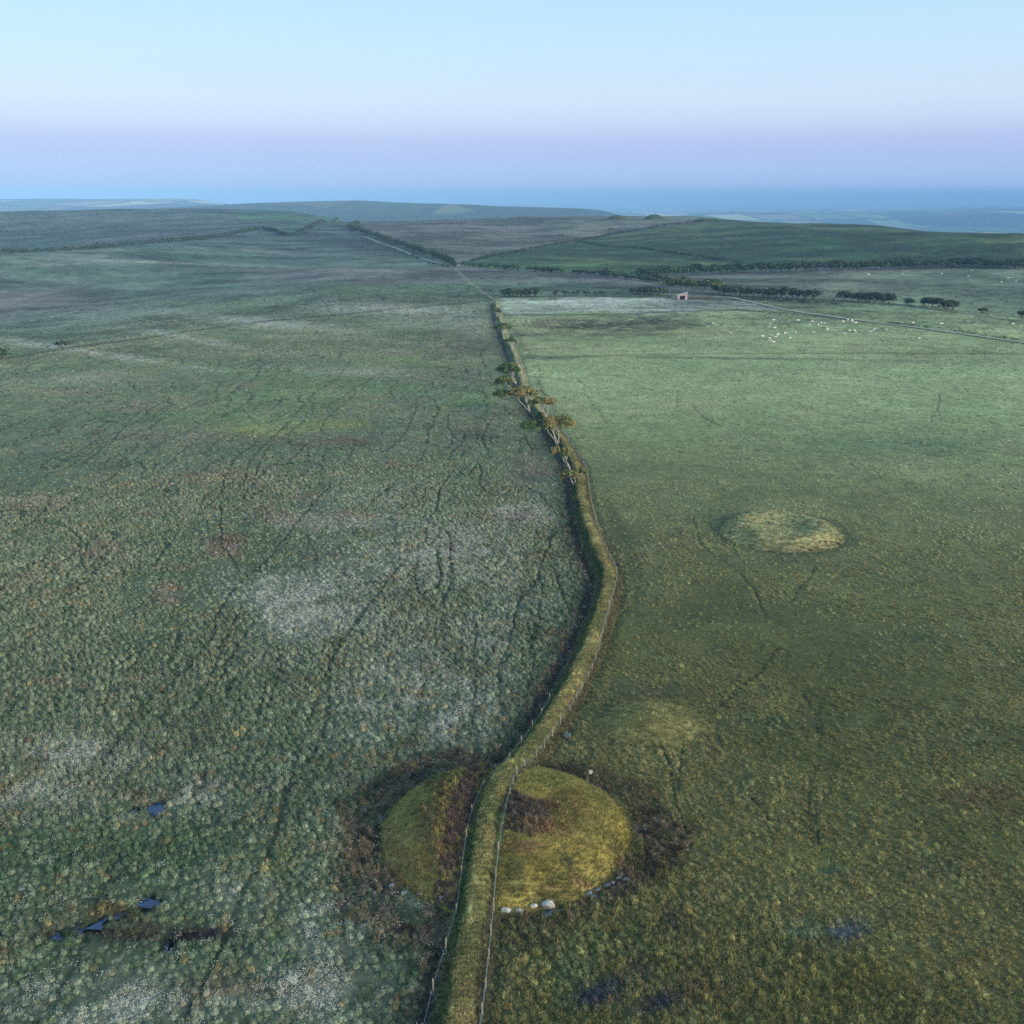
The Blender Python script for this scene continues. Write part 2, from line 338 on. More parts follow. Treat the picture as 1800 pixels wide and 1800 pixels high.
DARKLINES = [([(0, 632), (120, 612), (300, 588), (430, 568), (600, 553), (720, 541), (865, 528)], 1.6, .55), ([(880, 522), (1000, 521), (1180, 522)], 1.6, .7), ([(884, 554), (1000, 553), (1090, 553), (1180, 548), (1290, 545), (1380, 550), (1520, 565)], 1.5, .6),
             ([(920, 630), (1100, 624), (1300, 621), (1560, 621), (1800, 622)], 1.0, .5), ([(795, 465), (880, 448), (1010, 423), (1130, 403), (1262, 386)], 1.2, .7), ([(1012, 424), (1150, 440), (1300, 461)], 1.4, .7), ([(1150, 438), (1290, 427), (1400, 419)], 1.2, .55),
             ([(382, 368), (388, 384), (400, 388)], 1.2, .6), ([(404, 368), (414, 384), (440, 393)], 1.5, .5), ([(500, 1060), (500, 1061)], 1, .1), ([(1500, 524), (1620, 541), (1800, 566)], 1.4, .5), ([(800, 472), (830, 500), (868, 526)], 1.3, -.5),
             ([(1480, 430), (1550, 440), (1590, 452)], 1.6, .5), ([(1380, 397), (1500, 418)], 3, .4)]


def veg(x, y, z):
    """albedo and a 'roughness of growth' value for every point of land"""
    r = np.hypot(x, y)
    px, py = to_px(x, y, z)
    n1 = fbm(x, y, 38, 4, 11); n2 = fbm(x, y, 9, 3, 23); n3 = fbm(x, y, 2.6, 2, 31); n4 = fbm(x, y, 160, 4, 41); n5 = fbm(x * .45, y, 240, 4, 47)
    big = 1 + sstep(300, 1200, r) * 2
    jx = (fbm(x, y, 14, 3, 61) - .5); jy = (fbm(x, y, 14, 3, 67) - .5)
    d, s = np.full(x.shape, 1e3), np.zeros(x.shape)
    near = (r < 620) & (np.abs(x) < 90)
    if near.any():
        dd, ss = line_dist(x[near], y[near], BANK[::2] if near.sum() > 200000 else BANK); d[near] = dd; s[near] = ss
    left = sstep(-1.5, 1.5, -d)
    left = np.where(d > 900, (x < 5).astype(float), left)
    # moor on the left, pasture on the right
    f1 = sstep(.35, .65, n1 * .6 + n2 * .4)[:, None]; f2 = sstep(.38, .66, n4)[:, None]; f3 = sstep(.55, .75, n2 * .5 + n3 * .5)[:, None]
    colL = C(86, 98, 70) * (1 - f1) + C(110, 114, 90) * f1
    colL = colL * (1 - f2 * .5) + C(92, 104, 82) * f2 * .5
    colL = colL * (1 - f3 * .4) + C(118, 106, 82) * f3 * .4
    colR = C(128, 140, 98) * (1 - f1) + C(144, 150, 110) * f1
    g = sstep(80, 300, r)[:, None]
    colR = colR * g + (C(100, 98, 58) * (1 - f1) + C(120, 114, 72) * f1) * (1 - g)
    colR = colR * (1 - f3 * .35) + C(84, 92, 66) * f3 * .35
    col = colL * left[:, None] + colR * (1 - left[:, None])
    # far land
    far = sstep(420, 640, r)[:, None]
    farc = C(74, 90, 78) * (1 - f2) + C(98, 96, 92) * f2
    s5 = sstep(.42, .62, n5)[:, None]
    farc = farc * (1 - .5 * s5) + C(92, 108, 82) * .5 * s5
    col = col * (1 - far) + farc * far
    amp = np.minimum(26, 3.5 * FPX / np.maximum(r, 60)); qx = px + jx * amp * 1.5; qy = py + jy * amp * .55

    def put(m, c, a=1.0):
        nonlocal col
        k = (np.asarray(m, float) * a)[:, None]
        col = col * (1 - k) + c * k

    vis = r < 2300
    put(in_poly(qx, qy, POLY_MOOR) & (r < 1700) & (r > 650), C(100, 94, 80), .6)
    put(in_poly(qx, qy, POLY_GREEN) & (r < 1700) & (r > 600), C(48, 72, 38), .95)
    dk = in_poly(qx, qy, POLY_GREEN) & (r < 1700) & (r > 600)
    put(dk * sstep(.40, .62, n4 * .5 + n5 * .5) * sstep(440, 400, qy) * .9, C(26, 50, 32))
    put(dk * sstep(.52, .66, n4 * .6 + n1 * .4), C(88, 100, 56), .6)
    put(dk * sstep(1200, 1500, px) * sstep(.35, .55, n5), C(26, 44, 32), .8)
    put(dk * sstep(455, 480, qy) * sstep(1200, 1000, px), C(70, 104, 52), .7)
    put(in_poly(qx, qy, POLY_RF) & (r < 900), C(104, 112, 88), .7)
    put((r > 1450) & (r < 2500) & (px < 640), C(70, 76, 66), .85)
    put(in_poly(px, py, POLY_HILLG) & (r > 1600) & (r < 2300), C(66, 92, 58), .7)
    put((in_poly(qx + jy * 20, qy + jx * 10, POLY_WHITE) & (r < 620)) * sstep(.2, .55, n2 * .5 + n3 * .25 + n1 * .25), C(158, 158, 150), .7)
    # far lowland: patchwork of fields
    lo = r > 2500
    if lo.any():
        X = x[lo] / 420 + 1.3 * (fbm(x[lo], y[lo], 2000, 2, 71) - .5); Y = y[lo] / 800 + 1.3 * (fbm(x[lo], y[lo], 2000, 2, 73) - .5)
        hsh = hash2(np.floor(X), np.floor(Y), 5); ex = np.minimum(X % 1, 1 - X % 1); ey = np.minimum(Y % 1, 1 - Y % 1)
        pal = np.array([C(60, 96, 50), C(120, 140, 80), C(196, 184, 130), C(48, 78, 44), C(150, 132, 96), C(84, 112, 60)])
        fc = pal[(hsh * 5.999).astype(int)]
        hg = (np.minimum(ex, ey) < .07)[:, None]; fc = np.where(hg, C(20, 34, 24), fc)
        wd = sstep(.56, .62, fbm(x[lo], y[lo], 1100, 3, 79))[:, None]; fc = fc * (1 - wd) + C(18, 32, 22) * wd
        mo = sstep(5200, 4300, r[lo])[:, None] * .75; fc = fc * (1 - mo) + C(70, 84, 66) * mo
        col[lo] = fc * .85
    st_ = (fbm(x * .5, y, 26, 4, 53) - .5) * 1.9 + (fbm(x, y, 6, 2, 57) - .5) * .8 + (n5 - .5) * 1.2
    col = col * np.clip(1 + st_ * sstep(250, 600, r) * (r < 3000), .45, 1.7)[:, None]
    for cx, cy_, rx, ry, tilt, c, st in PATCH:
        ca, sa = math.cos(R(-tilt)), math.sin(R(-tilt))
        bx = np.hypot(rx, ry) * 1.8
        k = np.where((np.abs(px - cx) < bx) & (np.abs(py - cy_) < bx) & vis)[0]
        if not len(k):
            continue
        ux = px[k] - cx; uy = py[k] - cy_
        q = np.hypot((ux * ca + uy * sa) / rx, (-ux * sa + uy * ca) / ry)
        q = q + (n2[k] - .5) * 1.5 + (n3[k] - .5) * 1.2 + (n1[k] - .5) * 1.0
        m = (1 - sstep(.0, 1.35, q)) * st * (1.0 if c is WHITE else 1.15)
        m = m * (.35 + .95 * sstep(.32, .62, n3[k] * .6 + n2[k] * .4)); m = np.clip(m, 0, 1)
        col[k] = col[k] * (1 - m[:, None]) + c * m[:, None]
    trk = np.zeros(x.shape)
    for pts, w in TRACKS:
        P = np.array(pts, float); lo_, hi = P.min(0) - 14, P.max(0) + 14
        k = np.where((px > lo_[0]) & (px < hi[0]) & (py > lo_[1]) & (py < hi[1]) & (r < 600))[0]
        if len(k):
            w = w * 1.05; dd, _ = line_dist(px[k] + jx[k] * 14, py[k] + jy[k] * 5, P)
            trk[k] = np.maximum(trk[k], (1 - sstep(w * .6, w * 1.25, np.abs(dd))) * (.35 + .5 * sstep(.35, .6, n2[k])))
    # faint web of sheep paths in the left moor
    k = np.where((left > .3) & (r < 420) & (r > 45))[0]
    wm = np.zeros(x.shape)
    for sx_, sy_, sc_, sd, wid in ((1.6, .42, 30, 83, .19), (2.0, .36, 21, 89, .17), (.9, .6, 26, 93, .15), (2.4, .5, 24, 97, .15)):
        f0 = fbm(x[k] * sx_, y[k] * sy_, sc_, 3, sd); gx_ = (fbm((x[k] + .3) * sx_, y[k] * sy_, sc_, 3, sd) - f0) / .3; gy_ = (fbm(x[k] * sx_, (y[k] + .3) * sy_, sc_, 3, sd) - f0) / .3
        dist_ = np.abs(f0 - .5) / (np.hypot(gx_, gy_) + 2e-3)
        wm[k] = np.maximum(wm[k], (1 - sstep(wid, wid * 2.2, dist_)) * sstep(.42, .54, fbm(x[k], y[k], 42, 2, sd + 1)) * (.6 + .25 * sstep(90, 170, r[k])))
    trk = np.maximum(trk, np.clip(wm, 0, 1))
    put(trk, C(44, 52, 38), .85)
    for pts, w, a in DARKLINES:
        P = np.array(pts, float); lo_, hi = P.min(0) - 10, P.max(0) + 10
        k = np.where((px > lo_[0]) & (px < hi[0]) & (py > lo_[1]) & (py < hi[1]) & vis)[0]
        if len(k):
            dd, _ = line_dist(px[k], py[k], P)
            m = (1 - sstep(w * .5, w * 1.3, np.abs(dd)))[:, None] * abs(a)
            col[k] = col[k] * (1 - m) + (C(48, 52, 40) if a > 0 else C(150, 146, 130)) * m
    # drill rows in the brown strip
    k = np.where((px > 890) & (px < 1040) & (py > 560) & (py < 576))[0]
    if len(k):
        m = (((px[k] + (py[k] - 560) * -.6) % 9.5) < 1.7)[:, None] * .6
        col[k] = col[k] * (1 - m) + C(56, 54, 44) * m
    # ditch and verge along the bank, ring of rushes round the barrow
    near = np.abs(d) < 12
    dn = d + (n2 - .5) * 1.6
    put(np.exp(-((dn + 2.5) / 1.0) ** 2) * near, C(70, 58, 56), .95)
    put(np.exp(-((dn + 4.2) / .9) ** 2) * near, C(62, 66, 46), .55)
    put(np.exp(-((dn - 2.3) / .8) ** 2) * near * sstep(.45, .65, n2), C(96, 92, 68), .5)
    put(np.exp(-((dn - 5.0) / 1.6) ** 2) * near * (n1 > .5), C(74, 80, 56), .5)
    q0 = mound_q(x, y, 0)
    ang = np.arctan2(y - BAR_C[1], x - BAR_C[0])
    wdt = .22 + .09 * np.cos(2 * ang) + .06 * np.sin(3 * ang + 1) + .12 * (np.cos(ang) < -.3)
    qq = q0 + (n2 - .5) * .34 + (n3 - .5) * .22 + (n1 - .5) * .15
    ring = sstep(.93, 1.02, qq) * (1 - sstep(1 + wdt, 1.14 + wdt, qq))
    front = (ang < -.75) & (ang > -1.7)
    put(ring * np.where(front, .35, 1.0) * (.55 + .45 * sstep(.35, .55, n3)), RINGC, .9)
    put(ring * (n3 > .58) * np.where(front, .3, .8), C(130, 116, 94), .6)
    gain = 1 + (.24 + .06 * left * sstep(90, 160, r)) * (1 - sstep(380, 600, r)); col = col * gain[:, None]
    # ring round the far mound
    q2 = mound_q(x, y, 2); put(sstep(.9, 1.0, q2) * (1 - sstep(1.05, 1.25, q2)), C(86, 100, 74), .5)
    return col, dict(r=r, px=px, py=py, d=d, s=s, left=left, trk=trk, q0=q0, ring=ring, n1=n1, n2=n2, n3=n3, ang=ang)


def veg_bank(x, y, d, s):
    n2 = fbm(x, y, 3.2, 3, 101); n3 = fbm(x, y, .9, 2, 103); n1 = fbm(x, y, 20, 2, 107)
    top = C(160, 148, 96) * (1 - sstep(.4, .62, n2))[:, None] + C(132, 130, 80) * sstep(.4, .62, n2)[:, None]
    rr = np.hypot(x, y); f = sstep(120, 300, rr)[:, None]
    top = top * (1 - f * .6) + C(134, 130, 102) * f * .6
    t2 = sstep(.55, .7, n3)[:, None]; top = top * (1 - .35 * t2) + C(156, 128, 92) * .35 * t2
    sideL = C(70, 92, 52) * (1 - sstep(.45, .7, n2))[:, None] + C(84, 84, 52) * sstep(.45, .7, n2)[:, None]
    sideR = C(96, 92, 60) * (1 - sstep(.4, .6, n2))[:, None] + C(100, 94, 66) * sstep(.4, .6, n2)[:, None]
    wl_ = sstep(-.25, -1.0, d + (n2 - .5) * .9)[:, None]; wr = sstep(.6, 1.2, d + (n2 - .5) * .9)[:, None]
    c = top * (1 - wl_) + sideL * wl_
    return c * (1 - wr) + sideR * wr


MTAN = [(930, 1440, 45, 34, 0, C(96, 84, 78), .95), (905, 1410, 30, 28, 0, C(92, 80, 72), .9), (960, 1458, 60, 12, -12, C(140, 112, 80), .7), (920, 1490, 50, 16, -5, C(128, 96, 72), .7), (1000, 1425, 40, 40, 0, C(120, 96, 56), .6),
        (780, 1440, 50, 60, 0, C(120, 98, 78), .75), (800, 1380, 60, 30, 0, C(116, 98, 76), .8), (700, 1480, 22, 30, 0, C(140, 116, 80), .7), (740, 1520, 40, 22, 0, C(138, 112, 78), .7), (690, 1560, 60, 36, 0, C(116, 88, 64), .75), (790, 1510, 26, 40, 0, C(130, 104, 80), .7),
        (745, 1430, 36, 22, 0, C(112, 94, 60), .7), (760, 1360, 90, 20, -6, C(96, 112, 58), .8), (1020, 1552, 50, 10, -22, C(164, 136, 96), .85), (975, 1562, 26, 10, 0, C(158, 130, 90), .8), (900, 1530, 26, 36, 0, C(96, 98, 60), .6), (1000, 1520, 14, 10, 0, C(86, 92, 66), .7), (1095, 1520, 14, 18, 0, C(140, 108, 84), .7),
        (985, 1365, 70, 16, 10, C(112, 116, 66), .6), (1100, 1450, 20, 60, 0, C(150, 134, 62), .5)]


def veg_mound(x, y, z, i):
    n2 = fbm(x, y, 3.0, 3, 111); n3 = fbm(x, y, .8, 2, 113); n1 = fbm(x, y, 8, 3, 115)
    q = mound_q(x, y, i)
    if i == 0:
        a, b = C(162, 146, 80), C(140, 128, 70)
    elif i == 1:
        a, b = C(146, 138, 88), C(130, 128, 80)
    else:
        a, b = C(166, 158, 114), C(150, 152, 112)
    t = sstep(.38, .62, n2)[:, None]; c = a * (1 - t) + b * t
    t3 = sstep(.5, .75, n3)[:, None] * .4; c = c * (1 - t3) + C(112, 104, 60) * t3
    if i > 0:
        base, _ = veg(x, y, h_land(x, y)); e_ = np.clip(sstep(.45 if i == 1 else .7, 1.1, q + (n2 - .5) * .7 + (n1 - .5) * .3) + (.15 if i == 1 else 0), 0, 1)[:, None]; c = c * (1 - e_) + base * e_
    if i == 0:
        e_ = (sstep(.80, 1.0, q + (n2 - .5) * .4) * .4)[:, None]; c = c * (1 - e_) + (C(112, 100, 66) * (1 - t) + C(84, 84, 52) * t) * e_
        px, py = to_px(x, y, z)
        lf = sstep(900, 830, px)[:, None] * .5; c = c * (1 - lf) + C(136, 128, 74) * lf
        for cx, cy_, rx, ry, tilt, cc, st in MTAN:
            st = st * (.6 if cx < 850 else 1)
            ca, sa = math.cos(R(-tilt)), math.sin(R(-tilt)); ux = px - cx; uy = py - cy_
            qq = np.hypot((ux * ca + uy * sa) / rx, (-ux * sa + uy * ca) / ry) + (n2 - .5) * 1.3 + (n3 - .5) * .8
            m = ((1 - sstep(.6, 1.1, qq)) * st)[:, None]; c = c * (1 - m) + cc * m
    if i == 2:
        m = (sstep(.72, .9, q) * (y < m3_c[1] - m3_ry * .25) * sstep(.35, .6, n1))[:, None] * .7; c = c * (1 - m) + C(134, 124, 88) * m
        m = ((y > m3_c[1] + m3_ry * .75) & (np.abs(x - m3_c[0] + 2) < m3_rx * .35) & (n2 > .42))[:, None] * .7; c = c * (1 - m) + C(62, 92, 72) * m
    return c, n2, n3


# ================================================================== object helpers
def tag(o, label=None, cat=None, group=None, kind=None):
    if label: o['label'] = label
    if cat: o['category'] = cat
    if group: o['group'] = group
    if kind: o['kind'] = kind
    return o


def link(name, me, mats=None, parent=None, loc=None):
    o = bpy.data.objects.new(name, me); COL.objects.link(o)
    if mats:
        for m in (mats if isinstance(mats, (list, tuple)) else [mats]):
            if me is not None and m.name not in [q.name for q in me.materials if q]:
                me.materials.append(m)
    if parent: o.parent = parent
    if loc is not None: o.location = loc
    return o


def empty(name, loc, rz=0.0):
    o = bpy.data.objects.new(name, None); COL.objects.link(o); o.location = loc; o.rotation_euler = (0, 0, rz); o.empty_display_size = .3
    return o


def mesh_np(name, v, f, col=None, smooth=True):
    """v (N,3), f (M,k) quads or tris"""
    me = bpy.data.meshes.new(name)
    v = np.asarray(v, np.float32); f = np.asarray(f, np.int32); k = f.shape[1]
    me.vertices.add(len(v)); me.vertices.foreach_set('co', v.ravel())
    me.loops.add(f.size); me.loops.foreach_set('vertex_index', f.ravel())
    me.polygons.add(len(f)); me.polygons.foreach_set('loop_start', np.arange(0, f.size, k, dtype=np.int32))
    me.polygons.foreach_set('loop_total', np.full(len(f), k, np.int32))
    if smooth: me.polygons.foreach_set('use_smooth', np.ones(len(f), bool))
    if col is not None:
        a = me.attributes.new('col', 'FLOAT_COLOR', 'POINT')
        cc = np.ones((len(v), 4), np.float32); cc[:, :3] = col; a.data.foreach_set('color', cc.ravel())
    me.update(calc_edges=True)
    return me


def grid_faces(nr, nc):
    i = np.arange((nr - 1) * (nc - 1)); a = (i // (nc - 1)) * nc + i % (nc - 1)
    return np.stack([a, a + 1, a + nc + 1, a + nc], 1)


def nmat(name):
    m = bpy.data.materials.new(name); m.use_nodes = True
    nt = m.node_tree; b = nt.nodes['Principled BSDF']; b.inputs['Roughness'].default_value = .9
    b.inputs['Specular IOR Level'].default_value = .15
    return m, nt, b


def veg_material(name, instancer=False, noise_scales=((2.2, .30), (.35, .25)), bump=.0, sheen=0.0):
    m, nt, b = nmat(name)
    at = nt.nodes.new('ShaderNodeAttribute'); at.attribute_name = 'col'
    if instancer: at.attribute_type = 'INSTANCER'
    cur = at.outputs['Color']
    geo = nt.nodes.new('ShaderNodeNewGeometry')
    for sc_, am in noise_scales:
        n = nt.nodes.new('ShaderNodeTexNoise'); n.inputs['Scale'].default_value = 1.0 / sc_; n.inputs['Detail'].default_value = 4
        nt.links.new(geo.outputs['Position'], n.inputs['Vector'])
        mr = nt.nodes.new('ShaderNodeMapRange'); mr.inputs[1].default_value = .25; mr.inputs[2].default_value = .75
        mr.inputs[3].default_value = 1 - am; mr.inputs[4].default_value = 1 + am
        nt.links.new(n.outputs['Fac'], mr.inputs[0])
        mu = nt.nodes.new('ShaderNodeVectorMath'); mu.operation = 'SCALE'
        nt.links.new(cur, mu.inputs[0]); nt.links.new(mr.outputs[0], mu.inputs['Scale']); cur = mu.outputs[0]
        if bump:
            bp = nt.nodes.new('ShaderNodeBump'); bp.inputs['Strength'].default_value = bump; bp.inputs['Distance'].default_value = sc_ * .25
            nt.links.new(n.outputs['Fac'], bp.inputs['Height']); nt.links.new(bp.outputs[0], b.inputs['Normal'])
    nt.links.new(cur, b.inputs['Base Color'])
    return m


M_GROUND = veg_material('moor_turf', noise_scales=((40.0, .14), (9.0, .22), (2.2, .28), (.4, .30)), bump=.6)
M_TUFT = veg_material('grass_tuft', True, ((.12, .25),))
M_LEAF = veg_material('leaves', False, ((.8, .25),))


def plain(name, rgb, rough=.85, noise=.2, scale=.3, metal=0.0, rgb2=None):
    m, nt, b = nmat(name)
    n = nt.nodes.new('ShaderNodeTexNoise'); n.inputs['Scale'].default_value = 1 / scale; n.inputs['Detail'].default_value = 5
    tc_ = nt.nodes.new('ShaderNodeNewGeometry'); nt.links.new(tc_.outputs['Position'], n.inputs['Vector'])
    rp = nt.nodes.new('ShaderNodeValToRGB'); c = np.array(rgb, float); c2 = c * (1 - noise * 1.6) if rgb2 is None else np.array(rgb2, float)
    rp.color_ramp.elements[0].position = .35; rp.color_ramp.elements[1].position = .68
    rp.color_ramp.elements[0].color = (*c2, 1); rp.color_ramp.elements[1].color = (*np.minimum(c * (1 + noise * .4), 1), 1)
    nt.links.new(n.outputs['Fac'], rp.inputs[0]); nt.links.new(rp.outputs[0], b.inputs['Base Color'])
    b.inputs['Roughness'].default_value = rough; b.inputs['Metallic'].default_value = metal
    return m


M_BARK = plain('pale_bark', C(190, 186, 178), .9, .3, .5)
M_BARK_DARK = plain('dark_bark', C(84, 76, 66), .9, .3, .5)
M_POST = plain('weathered_post', C(150, 140, 126), .9, .25, .2)
M_WIRE = plain('galvanised_wire', C(170, 178, 176), .5, .15, .5, .3)
M_STONE = plain('pale_quartz_stone', C(206, 203, 194), .85, .22, .35, rgb2=C(120, 120, 116))
M_STONE2 = plain('grey_stone', C(120, 130, 136), .85, .25, .35, rgb2=C(58, 66, 74))
M_WOOL = veg_material('wool', False, ((.2, .1),))

# ================================================================== ground sheet
th = np.concatenate([np.radians(np.linspace(-180, -40, 30)), np.radians(np.linspace(-38, 38, 700)), np.radians(np.linspace(40, 180, 30))])
rr_ = np.concatenate([np.linspace(1, 42, 16), np.exp(np.linspace(math.log(45), math.log(1250), 780)), np.exp(np.linspace(math.log(1262), math.log(50000), 310))])
TH, RR = np.meshgrid(th, rr_)
gx = (RR * np.sin(TH)).ravel(); gy = (RR * np.cos(TH)).ravel()
gz0 = h_land(gx, gy)
gcol, ginf = veg(gx, gy, gz0)
pd = pond_drop(gx, gy)
gz = gz0 - .38 * pd - ditch(ginf['d']) * (ginf['r'] < 620) - .12 * ginf['trk'] * (ginf['r'] < 350)
rough = (fbm(gx, gy, 1.1, 2, 131) - .5) * .35 * (.35 + .65 * ginf['left']) * (1 - sstep(300, 700, ginf['r']))
gz = gz + rough * (ginf['r'] > 30)
# below the earthworks the sheet is kept just under them
gcol = np.where((pd > .6)[:, None], C(40, 36, 32), gcol) * (1 - .45 * (1 - sstep(150, 300, ginf['r'])))[:, None]   # peat and thatch, darkened nearby as painted shade between the tussocks
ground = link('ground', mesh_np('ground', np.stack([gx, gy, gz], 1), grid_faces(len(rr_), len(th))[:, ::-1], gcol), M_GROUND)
tag(ground, kind='structure')

# ================================================================== burial mounds
MLABEL = [('large round yellow-grass barrow cut by the bank, white kerb stones along its front', 0), ('low pale grassy mound just behind the large barrow, right of the bank', 1), ('flat-topped round mound standing alone out in the right-hand pasture', 2)]
for lab, i in MLABEL:
    c, rx, ry, h = MOUNDS[i]
    n = [150, 70, 70][i]
    U, V = np.meshgrid(np.linspace(-1.04, 1.04, n), np.linspace(-1.04, 1.04, n))
    mg = np.maximum(np.abs(U), np.abs(V)); hy = np.hypot(U, V) + 1e-9                      # square grid wrapped to a disc
    U2, V2 = U * mg / hy, V * mg / hy
    x = (c[0] + U2 * rx).ravel(); y = (c[1] + V2 * ry).ravel(); q = np.hypot(U2, V2).ravel()
    g = h_land(x, y); z = g + mound_h(x, y, i) + .05 + (fbm(x, y, .9, 2, 141) - .5) * .14 - 1.0 * sstep(.97, 1.04, q)
    vc, _, _ = veg_mound(x, y, g + mound_h(x, y, i), i)
    o = link('burial_mound', mesh_np('burial_mound', np.stack([x, y, z], 1), grid_faces(n, n), vc), M_GROUND)
    tag(o, lab, 'mound', 'grassy round mounds')

# ================================================================== hedge bank
bl = smooth_line(BANK, step=.5)
tan = np.gradient(bl, axis=0); tan /= np.linalg.norm(tan, axis=1)[:, None]; nor = np.stack([tan[:, 1], -tan[:, 0]], 1)      # to the right
ds = np.linspace(-1.8, 1.8, 21)
sarc = np.arange(len(bl)) * .5
x = (bl[:, None, 0] + nor[:, None, 0] * ds); y = (bl[:, None, 1] + nor[:, None, 1] * ds)
dd = np.broadcast_to(ds, x.shape); ss = np.broadcast_to(sarc[:, None], x.shape)
x, y, dd, ss = [np.ascontiguousarray(a).ravel() for a in (x, y, dd, ss)]
z = h_land(x, y) + mound_h(x, y, 0) * .85 + bank_h(dd, ss) + (fbm(x, y, .8, 3, 151) - .5) * .45 + (fbm(x, y, 3.0, 2, 153) - .5) * .6 * (np.abs(dd) < 1.5) - .55 * sstep(1.4, 1.8, np.abs(dd))
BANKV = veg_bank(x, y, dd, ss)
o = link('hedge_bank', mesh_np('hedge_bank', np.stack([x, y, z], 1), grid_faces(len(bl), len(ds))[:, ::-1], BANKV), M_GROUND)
tag(o, 'long winding grass-topped earth bank running from the foreground to the hut field', 'bank')

# ================================================================== ponds
M_WATER, nt, b = nmat('pond_water')
b.inputs['Base Color'].default_value = (*C(14, 44, 92), 1); b.inputs['Roughness'].default_value = .06; b.inputs['Specular IOR Level'].default_value = .9; b.inputs['IOR'].default_value = 1.45  # blue base colour stands in for the reflected sky
PLAB = ['blue bog pool below the yellow moss in the lower left moor', 'blue bog pool at the right end of the lower left chain of pools', 'small blue bog pool in the left moor, right one of the upper pair', 'tiny blue bog pool in the left moor, left one of the upper pair', 'tiny blue pool in dark peat below the yellow moss', 'narrow dark pool at the left end of the lower left chain', 'thin sliver of water between the two larger lower left pools']
for P, lab in zip(POND_W, PLAB):
    Q = smooth_line(np.vstack([P, P[:1]]), step=.25)[:-1]
    c = Q.mean(0)
    Q = Q + np.concatenate([fbm(Q[:, :1], Q[:, 1:], .9, 3, 161) - .5, fbm(Q[:, :1], Q[:, 1:], .9, 3, 163) - .5], 1) * 1.6
    zz = float(h_land(np.array([c[0]]), np.array([c[1]]))[0]) - .16
    bm = bmesh.new(); vv = [bm.verts.new((p[0], p[1], zz)) for p in Q]
    f = bm.faces.new(vv); bmesh.ops.triangulate(bm, faces=[f])
    for f in bm.faces:
        if f.normal.z < 0: f.normal_flip()
    me = bpy.data.meshes.new('pond'); bm.to_mesh(me); bm.free()
    tag(link('pond', me, M_WATER), lab, None, None, 'structure')

# ================================================================== tuft prototypes for the ground cover
PROTO = {}


def proto_collection(name):
    return bpy.data.collections.new(name)      # never linked to the scene: only holds the source shapes of the ground cover


def make_tuft(name, seed, nblade, rad, hgt, dome, spread, width, coll, mat, lean=(0, 0)):
    rg = random.Random(seed); V = []; F = []
    if dome:
        n = 7; rings = 3; base = len(V)
        V.append((lean[0] * .4, lean[1] * .4, hgt * dome * (0.95 + .1 * rg.random())))
        for k in range(1, rings + 1):
            a = k / rings * R(98)
            for j in range(n):
                t = 2 * math.pi * j / n + rg.uniform(-.25, .25)
                q = rad * (.72 + .25 * rg.random()) * math.sin(a)
                V.append((q * math.cos(t) + lean[0] * .3 * math.cos(a), q * math.sin(t) + lean[1] * .3 * math.cos(a), hgt * dome * math.cos(a) * (.6 + .7 * rg.random())))
        for j in range(n):
            F.append((base, base + 1 + j, base + 1 + (j + 1) % n))
        for k in range(rings - 1):
            for j in range(n):
                a = base + 1 + k * n + j; b_ = base + 1 + k * n + (j + 1) % n
                F.append((a, a + n, b_ + n)); F.append((a, b_ + n, b_))
    for k in range(nblade):
        t = rg.uniform(0, 2 * math.pi); r0 = rad * .45 * math.sqrt(rg.random()); u = rg.random()
        out = spread * rad * (.25 + .85 * u); top = hgt * (1.05 - .5 * u * u) * rg.uniform(.75, 1.15)
        bx, by = r0 * math.cos(t), r0 * math.sin(t); t2 = t + rg.uniform(-.5, .5)
        tx, ty = bx + out * math.cos(t2) + lean[0], by + out * math.sin(t2) + lean[1]
        mx_, my = bx * .45 + tx * .55, by * .45 + ty * .55
        w = width * rg.uniform(.7, 1.3); wx, wy = -math.sin(t2 + rg.uniform(-1, 1)) * w, math.cos(t2 + rg.uniform(-1, 1)) * w
        i = len(V)
        V += [(bx - wx, by - wy, 0), (bx + wx, by + wy, 0), (mx_ + wx * .8, my + wy * .8, top * .8), (mx_ - wx * .8, my - wy * .8, top * .8), (tx, ty, top * (1.0 - .35 * u))]
        F += [(i, i + 1, i + 2), (i, i + 2, i + 3), (i + 3, i + 2, i + 4)]
    me = bpy.data.meshes.new(name); me.from_pydata(V, [], F); me.update(); me.materials.append(mat)
    o = bpy.data.objects.new(name, me); coll.objects.link(o)


PC = proto_collection('cover_shapes')
